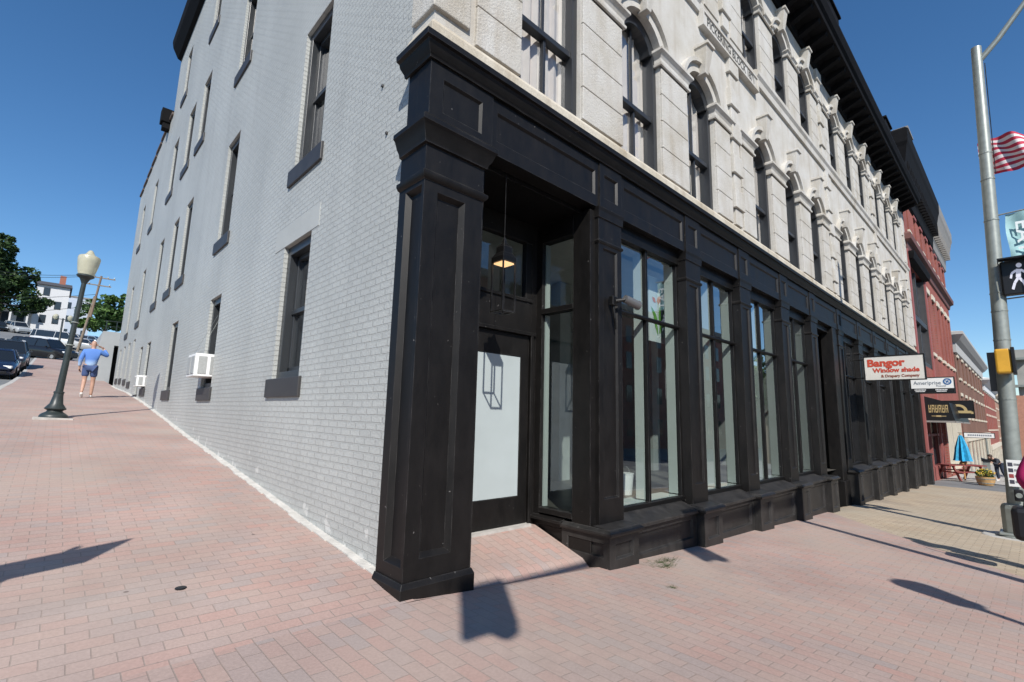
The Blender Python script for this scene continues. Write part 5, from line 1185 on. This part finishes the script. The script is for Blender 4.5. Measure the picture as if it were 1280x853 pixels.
def shoes(P_):
    return [('shoe',shoe,{s+'heel':(.045,(P_[s+'an'][0],P_[s+'an'][1]-.03,P_[s+'an'][2]-.03)),s+'to':(.046,None),s+'tip':(.04,tuple(Vector(P_[s+'to'])+(Vector(P_[s+'to'])-Vector(P_[s+'an'])).normalized()*.07))},[(s+'heel',s+'to'),(s+'to',s+'tip')]) for s in 'lr']
person('bald man in blue long-sleeved shirt and navy shorts walking away beside the grey wall',(-1.25,16.3,G(-1.25,16.3)-.0),R(-6),P,[('shirt',shirt,sh_j,sh_e),('shorts',navy,so_j,so_e)]+shoes(P),scale=.99)
# stooping person in dark clothes
Q = dict(P); Q.update(pel=(0,0,.86),spi=(0,.12,.99),che=(0,.30,1.08),nek=(0,.44,1.13),hd0=(0,.49,1.15),hd1=(0,.55,1.17),hd2=(0,.60,1.20),hd3=(0,.64,1.23),face=(0,.75,-.66),
  lsh=(-.18,.34,1.08),lel=(-.22,.50,.86),lwr=(-.12,.66,.94),lha=(-.08,.74,.98),rsh=(.18,.34,1.08),rel=(.22,.50,.86),rwr=(.12,.66,.92),rha=(.08,.75,.97),
  lhi=(-.1,-.02,.82),lkn=(-.1,-.10,.45),lca=(-.1,-.22,.32),lan=(-.1,-.32,.08),lto=(-.1,-.18,.04),rhi=(.1,-.02,.82),rkn=(.1,.0,.45),rca=(.1,-.05,.32),ran=(.1,-.08,.08),rto=(.1,.06,.04))
dk2 = plain('dark_jacket',(.018,.022,.032),.8); jean = plain('dark_jeans',(.02,.03,.055),.8); hairm = plain('brown_hair',(.05,.03,.02),.7)
def longhair(t,h1,fw,up,sd):
    m_ = MB(); m_.lathe([(0,-.13),(.07,-.10),(.095,-.02),(.1,.05),(.08,.10),(.0,.13)],12,tuple(h1-fw*.035+up*.03)); m_.build('hair', hairm, t, smooth=True)
ja_j = {'pel':((.16,.13),None),'spi':((.15,.12),None),'che':((.175,.125),None),'nek':(.07,None),**{s+'sh':(.085,None) for s in 'lr'},**{s+'el':(.062,None) for s in 'lr'},'lcuff':(.045,mid(Q['lel'],Q['lwr'],.9)),'rcuff':(.045,mid(Q['rel'],Q['rwr'],.9))}
ja_e = [('pel','spi'),('spi','che'),('che','nek'),('che','lsh'),('lsh','lel'),('lel','lcuff'),('che','rsh'),('rsh','rel'),('rel','rcuff')]
def trousers(P_): return ({'pel':((.15,.12),None),**{s+k:(r_,None) for s in 'lr' for k,r_ in (('hi',.105),('kn',.08),('ca',.075))},'lbot':(.065,mid(P_['lca'],P_['lan'],.85)),'rbot':(.065,mid(P_['rca'],P_['ran'],.85))},[(a,b_) for s in 'lr' for a,b_ in (('pel',s+'hi'),(s+'hi',s+'kn'),(s+'kn',s+'ca'),(s+'ca',s+'bot'))])
person('person in dark jacket and jeans stooping over a grey pedestal on the far sidewalk',(33.3,-1.95,G(33.3,-1.95)),R(62),Q,[('jacket',dk2,ja_j,ja_e),('trousers',jean,*trousers(Q)),]+shoes(Q),longhair)
# person at the right edge in a magenta jacket with a black bag
S = dict(P); S.update(lsh=(-.19,0,1.41),lel=(-.30,-.06,1.13),lwr=(-.24,.12,.98),lha=(-.2,.2,.93),rsh=(.19,0,1.41),rel=(.27,-.03,1.14),rwr=(.26,.1,.95),rha=(.25,.15,.86),lan=(-.10,-.02,.08),lto=(-.1,.13,.04),lca=(-.1,-.02,.34),lkn=(-.1,.02,.49),ran=(.1,.02,.08),rto=(.1,.17,.04),rca=(.1,0,.34),rkn=(.1,.03,.49))
mag = plain('magenta_jacket',(.38,.01,.10),.75)
sj = {'hem':((.19,.15),(0,0,.86)),'spi':((.18,.14),None),'che':((.19,.14),None),'nek':(.075,None),**{s+'sh':(.092,None) for s in 'lr'},**{s+'el':(.075,None) for s in 'lr'},'lcuff':(.055,mid(S['lel'],S['lwr'],.9)),'rcuff':(.055,mid(S['rel'],S['rwr'],.9))}
MP = (7.12,-3.43)
person('person in magenta jacket and black trousers cut off by the right picture edge',(MP[0],MP[1],G(*MP)),R(-90),S,[('jacket',mag,sj,sh_e),('trousers',plain('black_trousers',(.01,.01,.012),.8),*trousers(S))]+shoes(S),longhair)
bg_ = thing('black_bag','black bag hanging at the side of the person in magenta','bag',(6.88,-3.12,.02))
m_ = MB(); m_.box(-.17,.17,-.1,.12,0,.40); m_.build('body', bk, bg_, bevel=.06); m_ = MB(); m_.tube([(-.1,0,.38),(-.1,-.05,.7),(0,-.1,.95),(.1,-.05,.7),(.1,0,.38)],.012,6); m_.build('strap', bk, bg_)
# ------------------------------------------------------------------ vehicles
def car(label, loc_, rz, col, kind='sedan', group=None, rough=.25, hd=True):
    t = thing({'sedan':'parked_car','suv':'parked_suv','van':'parked_van'}[kind], label, {'sedan':'car','suv':'suv','van':'van'}[kind], loc_, rz, group)
    paint = mat('paint_%d'%len(bpy.data.materials), col, rough, coat=.6, metal=.2)
    if kind=='sedan': Lh,W,belt,roof,cab = 2.25,.88,.92,1.42,[(-1.75,-1.05,.55,1.15),]
    if kind=='suv': Lh,W,belt,roof,cab = 2.3,.94,1.08,1.72,[(-2.2,-1.95,.65,1.2),]
    if kind=='van': Lh,W,belt,roof,cab = 2.5,.97,1.15,1.95,[(-2.45,-2.3,1.1,1.75),]
    b0,b1,b2,b3 = cab[0]
    def loft(mb, st):
        rings=[]
        for x,zb,zt,w_,wt in st:
            base=len(mb.v); c=.09
            pts=[(w_*.92,zb),(w_,zb+.12),(w_,zt-.16),(wt,zt-.03),(wt-.08,zt)]
            mb.v += [(x,y,z) for y,z in pts]+[(x,-y,z) for y,z in pts[::-1]]; rings.append(base)
        n=10
        for a,b_ in zip(rings,rings[1:]):
            for k in range(n): mb.f.append((a+k,a+(k+1)%n,b_+(k+1)%n,b_+k)); mb.mi.append(0)
        mb.f.append(tuple(rings[0]+k for k in range(n))); mb.f.append(tuple(rings[-1]+k for k in range(n))); mb.mi += [0,0]
    mb=MB(); h=belt
    loft(mb,[(-Lh,.42,h-.12,W*.86,W*.78),(-Lh+.12,.26,h-.02,W*.96,W*.86),(-Lh+.5,.22,h+.02,W,W*.9),(b0+.6,.2,h+.03,W,W*.92),(.2,.2,h+.02,W,W*.92),(b3,.2,h-.02,W,W*.9),(Lh-.5,.22,h-.12,W*.98,W*.86),(Lh-.12,.26,h-.22,W*.92,W*.8),(Lh,.38,h-.36,W*.82,W*.7)])
    mb.build('body', paint, t, smooth=True)
    mb=MB(); mb.hexa([(b0,-W*.88,h-.02),(b3,-W*.88,h-.02),(b3,W*.88,h-.02),(b0,W*.88,h-.02),(b1,-W*.7,roof-.05),(b2,-W*.7,roof-.05),(b2,W*.7,roof-.05),(b1,W*.7,roof-.05)]); mb.build('window_glass', carglass, t, bevel=.03)
    mb=MB(); mb.hexa([(b1-.06,-W*.72,roof-.07),(b2+.06,-W*.72,roof-.07),(b2+.06,W*.72,roof-.07),(b1-.06,W*.72,roof-.07),(b1+.1,-W*.6,roof),(b2-.1,-W*.6,roof),(b2-.1,W*.6,roof),(b1+.1,W*.6,roof)]); mb.build('roof', paint, t, bevel=.03)
    mb=MB()
    for s in (-1,1):
        for p,q in (((b0,h-.02),(b1,roof-.05)),((b3,h-.02),(b2,roof-.05)),((-.1,h-.02),(-.05,roof-.05)),((b1+.35,h-.02),(b1+.35,roof-.05))): mb.tube([(p[0],s*W*.885,p[1]),(q[0],s*W*.705,q[1])],.035,5)
    mb.build('window_pillar', paint, t)
    for x in (-Lh*.62,Lh*.64):
        for s in (-1,1):
            mb=MB(); pr=[(.17,-.1),(.30,-.1),(.33,-.06),(.33,.06),(.30,.1),(.17,.1)]
            n=18
            for (r0,y0),(r1,y1) in zip(pr,pr[1:]):
                for k in range(n):
                    a,b_=2*PI*k/n,2*PI*(k+1)/n; mb.face(*[(x+r_*math.cos(q),s*(W-.08)+yy,.33+r_*math.sin(q)) for q,r_,yy in ((a,r0,y0),(b_,r0,y0),(b_,r1,y1),(a,r1,y1))])
            wh=mb.build('wheel', tyre, t)
            mb=MB(); mb.tube([(x,s*(W-.08)-s*.02,.33),(x,s*(W-.08)+s*.075,.33)],.205,14); mb.build('rim', rimm, wh)
    for s in (-1,1):
        mb=MB(); mb.rbox((Lh-.13,s*W*.66,h-.30),(.16,.34,.13),rz=-s*.3); mb.build('headlight', lampwhite, t, bevel=.02)
        mb=MB(); mb.rbox((-Lh+.05,s*W*.72,h-.22),(.1,.26,.16)); mb.build('tail_light', lampred, t, bevel=.02)
        mb=MB(); mb.rbox((b3-.25,s*(W+.06),h+.05),(.1,.16,.11)); mb.build('mirror', paint, t, bevel=.02)
    mb=MB(); mb.rbox((Lh-.04,0,h-.42),(.06,W*.95,.16)); mb.rbox((Lh-.03,0,.36),(.08,W*1.3,.1)); mb.build('grille', bk, t, bevel=.01)
    return t
def gl_(x,y): return (x,y,G(x,y)-.14)
def gsl(x,y): return math.atan((G(x,y+2)-G(x,y-2))/4)
def park(t, pitch_toward):   # pitch the car to the slope of the street (heading along -y or +y)
    pass
def carat(label,x,y,head,col,kind,grp=None):
    t = car(label,gl_(x,y),0,col,kind,grp); s = gsl(x,y)
    # heading: unit vector in plan; slope only along y
    hv = Vector((math.cos(head),math.sin(head),math.sin(head)*math.tan(s))).normalized(); lf = Vector((-math.sin(head),math.cos(head),math.cos(head)*math.tan(s))); upv = hv.cross(lf).normalized(); lf = upv.cross(hv)
    M = Matrix(((hv.x,lf.x,upv.x),(hv.y,lf.y,upv.y),(hv.z,lf.z,upv.z))); t.rotation_euler = M.to_euler(); return t
GC = 'cars parked along the side street'
carat('dark blue car parked at the kerb, nearest of the parked row',-4.25,32.3,R(-90),(.012,.02,.05),'sedan',GC)
carat('dark grey suv parked behind the dark blue car at the kerb',-4.2,38.9,R(-90),(.03,.035,.04),'suv',GC)
carat('black suv crossing sideways in front of the white vehicles',-2.9,54.8,R(-38),(.008,.008,.01),'suv')
carat('white van behind the black suv',-2.0,75,R(-30),(.55,.56,.56),'van')
carat('silver car beside the white van, behind the lamp post',.2,74,R(-25),(.35,.36,.37),'sedan')
carat('pale blue car half hidden by the leaning pole',1.2,88,R(-20),(.28,.36,.44),'sedan')
carat('dark car in front of the porch below the large tree',-9.1,104,R(-75),(.02,.03,.04),'sedan')
carat('silver suv in front of the porch beside a dark car',-6.9,103,R(-65),(.42,.44,.45),'suv')
carat('white pickup-like van parked above the concrete wall',3.4,46,R(200),(.6,.6,.6),'van')
# ------------------------------------------------------------------ left background: houses, trees, poles
hz = 15.3
hs = thing('white_house','tall white wooden house with a chimney and low porch up the hill','house',(-3.9,122.5,hz))
m_ = MB(); m_.box(-2.3,2.3,0,11,-1,8.4); m_.build('walls', whitewood, hs)
m_ = MB(); m_.hexa([(-2.6,-.5,8.4),(2.6,-.5,8.4),(2.6,11.4,8.4),(-2.6,11.4,8.4),(-2.5,2.5,9.5),(2.5,2.5,9.5),(2.5,8.5,9.5),(-2.5,8.5,9.5)]); rf = m_.build('roof', greyroof, hs); m_ = MB(); m_.box(.6,1.5,2.0,3.0,8.9,11.0); m_.build('chimney', mat('chimney_brick',(.30,.12,.08),.9), rf)
for x,z in ((-.9,1.2),(.9,1.2),(-.9,4.0),(.9,4.0),(-.9,6.4)): m_ = MB(); m_.box(x-.45,x+.45,-.06,.02,z,z+1.5); wd = m_.build('window', slate, hs); m_ = MB(); m_.box(x-.4,x+.4,-.07,-.061,z+.05,z+1.45); m_.build('pane', bpy.data.materials['dim_pane'], wd)
m_ = MB(); m_.box(-9.5,-2.31,1,9,-1,3.4); m_.build('side_wing', whitewood, hs); m_ = MB(); m_.hexa([(-9.8,-2.3,3.2),(-2.3,-2.3,3.2),(-2.3,1,3.9),(-9.8,1,3.9),(-9.8,-2.3,3.4),(-2.3,-2.3,3.4),(-2.3,1,4.1),(-9.8,1,4.1)]); pr_ = m_.build('porch_roof', greyroof, hs)
for x in (-9.4,-7.2,-5,-2.8): m_ = MB(); m_.box(x-.13,x+.13,-2.1,-1.84,-1,3.25); m_.build('porch_post', whitewood, hs)
for x in (-8,-5.8,-3.8): m_ = MB(); m_.box(x-.5,x+.5,.95,1.02,.6,2.6); m_.build('window', bpy.data.materials['dim_pane'], hs)
g_ = thing('grey_block_building','pale blue-grey tall building behind the street lamp on the hill','building',(-.1,141,15.5))
m_ = MB(); m_.box(-2.1,2.6,0,10,-2,9.6); m_.build('walls', palegrey, g_); m_ = MB(); m_.box(-2.2,2.7,-.1,10.1,9.6,9.9); m_.build('parapet', corngrey, g_)
for z in (1,4,7):
    for x in (-1.2,.3,1.7): m_ = MB(); m_.box(x-.35,x+.35,-.05,.02,z,z+1.4); m_.build('window', bpy.data.materials['dim_pane'], g_)
cw = thing('concrete_garage','low grey concrete structure with dark doorway at the end of the grey wall','garage',(0,31.6,G(-.1,31.6)))
m_ = MB(); b0=-.32
m_.box(b0,.24,0,5,-.6,2.75); m_.box(.24,.66,0,5,2.0,2.75); m_.box(.66,6,0,5,-.6,2.75); m_.box(.24,.66,1.2,5,-.6,2.0); m_.build('walls', mat('grey_render',(.34,.36,.365),.85,var=.1,vs=1), cw)
m_ = MB(); m_.box(.25,.65,1.0,1.19,-.6,1.99); m_.build('doorway', mat('opening_shade',(.006,.006,.007),.7), cw)  # near-black sheet: the shade inside the opening put into its colour
m_ = MB()
for x in [b0+.1+.45*k for k in range(9)]: m_.tube([(x,.1,2.75),(x,.1,3.35)],.02,5)
m_.tube([(b0,.1,3.35),(5,.1,3.35)],.022,5); m_.tube([(b0,.1,3.05),(5,.1,3.05)],.015,5); m_.build('railing', darkgreen, cw)
m_ = MB(); m_.hexa([(b0-.5,0,-.6),(b0,0,-.6),(b0,.4,-.6),(b0-.5,.4,-.6),(b0-.02,0,2.5),(b0,0,2.74),(b0,.4,2.74),(b0-.02,.4,2.5)]); m_.build('buttress', bpy.data.materials['grey_render'], cw)
def tree(name,label,loc_,h,crown,n,s,m_,tr=.3,seed=1,grp=None):
    t = thing(name,label,'tree',loc_,0,grp); rs = random.Random(seed)
    q = MB(); top=crown[0][0]; q.tube([(0,0,-.5),(.05*h*.1,0,h*.35),(top[0]*.4,top[1]*.4,h*.6)],[tr,tr*.75,tr*.45],9)
    for c,r_ in crown: q.tube([(0,0,h*.33),tuple(Vector(c)*.6+Vector((0,0,h*.15))),tuple(c)],[tr*.4,tr*.22,tr*.08],6)
    q.build('trunk', bark, t, smooth=True)
    f_ = MB()
    tot = sum(r_[0]*r_[1] for c,r_ in crown)
    for c,r_ in crown:
        # clumps inside each lobe
        k = max(3,int(n*r_[0]*r_[1]/tot/90))
        for _ in range(k):
            d = Vector((rs.gauss(0,1),rs.gauss(0,1),rs.gauss(0,1))).normalized()*rs.uniform(.35,1.02)
            cc = (c[0]+d.x*r_[0],c[1]+d.y*r_[0],c[2]+d.z*r_[1]); rr = r_[0]*rs.uniform(.18,.36)
            leaves(f_,cc,(rr,rr,rr*.8),90,s,.7,rs)
    f_.build('crown', m_, t, recalc=False); return t
tree('large_tree','large dark leafy tree at the left picture edge in front of the white house',(-9.6,108,13.0),15,[((0,0,6.5),(4.6,4.2)),((-2,0,10.5),(4,3.6)),((3.6,-1,5.0),(2.9,2.6)),((-4,-1,6),(4,3.6)),((1.8,0,9.2),(2.6,2.4)),((-1,-1,13.2),(2.4,2.0))],15000,.30,leafA,.45,3)
tree('street_tree','bushy green tree behind the concrete wall left of the grey building',(1.6,68.5,8.2),6,[((0,0,3.4),(2.2,1.9)),((-1.3,0,2.6),(1.5,1.3)),((1.8,0,3.0),(1.9,1.7)),((.5,0,4.9),(1.5,1.1)),((3.2,0,3.6),(1.6,1.5))],9000,.19,leafB,.22,5)
tree('street_tree','tree seen behind the signal pole at the right edge of the street',(36,-9.5,-1.6),8,[((0,0,6),(2.6,2.2)),((1.4,1,5),(2,1.8)),((-1.4,-.5,5.4),(2,1.7))],5000,.17,leafB,.2,8)
for i,(x,y) in enumerate(((70,-19),(82,-22),(93,-19))): tree('avenue_tree',['leafy tree across the street mirrored in the third shop window','second leafy tree across the street, standing further back','third leafy tree across the street, furthest along'][i],(x,y,G(x,y)),8,[((0,0,5.5),(3.2,2.8)),((1.5,0,4.2),(2.4,2)),((-1.6,.5,4.6),(2.4,2))],2500,.28,leafB,.25,20+i)
bs_ = MB(); rs = random.Random(4)
for k in range(420):
    a = rs.uniform(0,2*PI); rr = rs.uniform(0,.45); hh = rs.uniform(.4,.85); x,y = rr*math.cos(a),rr*math.sin(a); ox,oy = x*1.6+rs.gauss(0,.1),y*1.6+rs.gauss(0,.1)
    bs_.face((x-.012,y,0),(x+.012,y,0),(ox+.01,oy,hh),(ox-.01,oy,hh))
o = bs_.build('grass_clump', leafC, recalc=False); o.location = (-2.35,57.4,G(-2.35,57.4)); o.scale=(1.4,1.4,1.2); tag(o,'tuft of tall yellowish grass at the foot of the double lamp','grass')
UPL = thing('utility_pole','weathered wooden utility pole with crossarm and a leaning brace pole on the hill','utility pole',(-.6,63.7,6.5))
m_ = MB(); m_.tube([(0,0,-.5),(.72,-1.9,6.0)],[.14,.10],9); m_.build('leaning_pole', woodpole, UPL, smooth=True)
m_ = MB(); m_.tube([(.62,-1.9,3.8),(.95,-2.4,8.1)],[.11,.09],9); m_.build('upright_pole', mat('brown_pole',(.20,.14,.10),.9), UPL, smooth=True)
m_ = MB(); m_.rbox((.95,-2.4,7.9),(2.3,.1,.1)); m_.rbox((.9,-2.35,7.1),(1.9,.1,.1)); m_.build('crossarm', woodpole, UPL)
for k,(x,z) in enumerate(((-.1,7.95),(.4,7.95),(1.5,7.95),(2.0,7.95),(.1,7.15),(1.7,7.15))): m_ = MB(); m_.lathe([(.05,0),(.06,.08),(.03,.16)],8,(x,-2.4,z)); m_.build('insulator', galv, UPL, smooth=True)
for k,(z,e,lab) in enumerate(((14.6,20.2,'uppermost power line from the utility pole to the left'),(14.5,19.6,'second power line from the utility pole to the left'),(12.6,16.6,'third power line below the upper pair, passing behind the lamp'),(11.5,14.2,'lowest power line passing behind the street lamp'))):
    m_ = MB(); a = Vector((-.3+.2*k,61.3,z)); b_ = Vector((-16,88,e)); m_.tube([tuple(a.lerp(b_,q/10)-Vector((0,0,1.4*math.sin(PI*q/10)))) for q in range(11)],.022,4); tag(m_.build('power_line', blackd), lab,'power line')
# ------------------------------------------------------------------ small things on the pavement
o = MB(); rs = random.Random(11)
def tuft(c,n,r_,h):
    for k in range(n):
        a=rs.uniform(0,2*PI); q=rs.uniform(0,r_); x,y=c[0]+q*math.cos(a)*1.6,c[1]+q*math.sin(a)*.7; z=G(x,min(y,.03)); dx,dy=rs.gauss(0,.03),rs.gauss(0,.03); hh=h*rs.uniform(.4,1)
        o.face((x-.003,y-.002,z),(x+.003,y+.002,z),(x+dx,y+dy,z+hh))
tuft((3.02,-.42,0),130,.10,.05); tuft((3.25,-.30,0),150,.14,.06); tuft((2.35,-.85,0),40,.05,.03); tuft((3.1,-.3,0),120,.2,.035)
g_ = o.build('weed_grass', leafB, recalc=False); tag(g_,'thin green weeds growing between the pavers below the first large window','weeds'); g_['kind']='stuff'
o = MB(); tuft((.0,.55,0),70,.12,.06); tuft((-.02,.42,0),50,.06,.05); q = o.build('dry_weed', plain('dry_grass',(.28,.20,.12),.9), recalc=False); tag(q,'dry brown weeds at the foot of the grey wall beside the black pier','weeds'); q['kind']='stuff'
cv = MB(); cx,cy = -1.24,.86; cv.lathe([(.035,-.01),(.035,.006),(.03,.008)],14); q = cv.build('valve_cover', bk); q.location=(cx,cy,G(cx,cy)); tag(q,'small round black valve cover set in the brick pavement','valve cover')
# ------------------------------------------------------------------ behind the viewpoint: things whose shadows fall into the picture
ms = thing('signal_mast','traffic signal mast with long arm behind the viewpoint, casting the shadows on the pavement','signal',(5.0,-4.75,G(5,-4.75)))
ah = 5.2
m_ = MB(); m_.tube([(0,0,0),(0,0,ah+.1)],[.10,.08],12); m_.build('post', galv, ms, smooth=True)
m_ = MB(); m_.tube([(0,0,ah),(-3.5,-.05,ah+.12),(-7.9,-.1,ah+.2)],[.07,.055,.04],10); m_.build('mast_arm', galv, ms, smooth=True)
for x,w_,h in ((-7.93,.46,.85),(-4.40,.42,.95)):
    m_ = MB(); m_.box(x-w_/2,x+w_/2,-.2,-.15,ah-.48,ah-.48+h); hd = m_.build('signal_head', bk, ms)
    for k in range(3): m_ = MB(); m_.tube([(x,-.2,ah-.35+.26*k),(x,-.36,ah-.35+.26*k)],[.1,.1],12,caps=False); m_.build('visor', bk, hd)
st = thing('street_sign_post','sign post behind the left picture edge whose shadow falls on the bricks','sign',(-3.55,-.35,G(-3.5,-.35)))
m_ = MB(); m_.tube([(0,0,0),(0,0,2.75)],.025,8); m_.build('post', galv, st); m_ = MB(); m_.rbox((0,0,2.4),(.9,.02,.5),rz=R(20)); m_.build('plate', white, st)
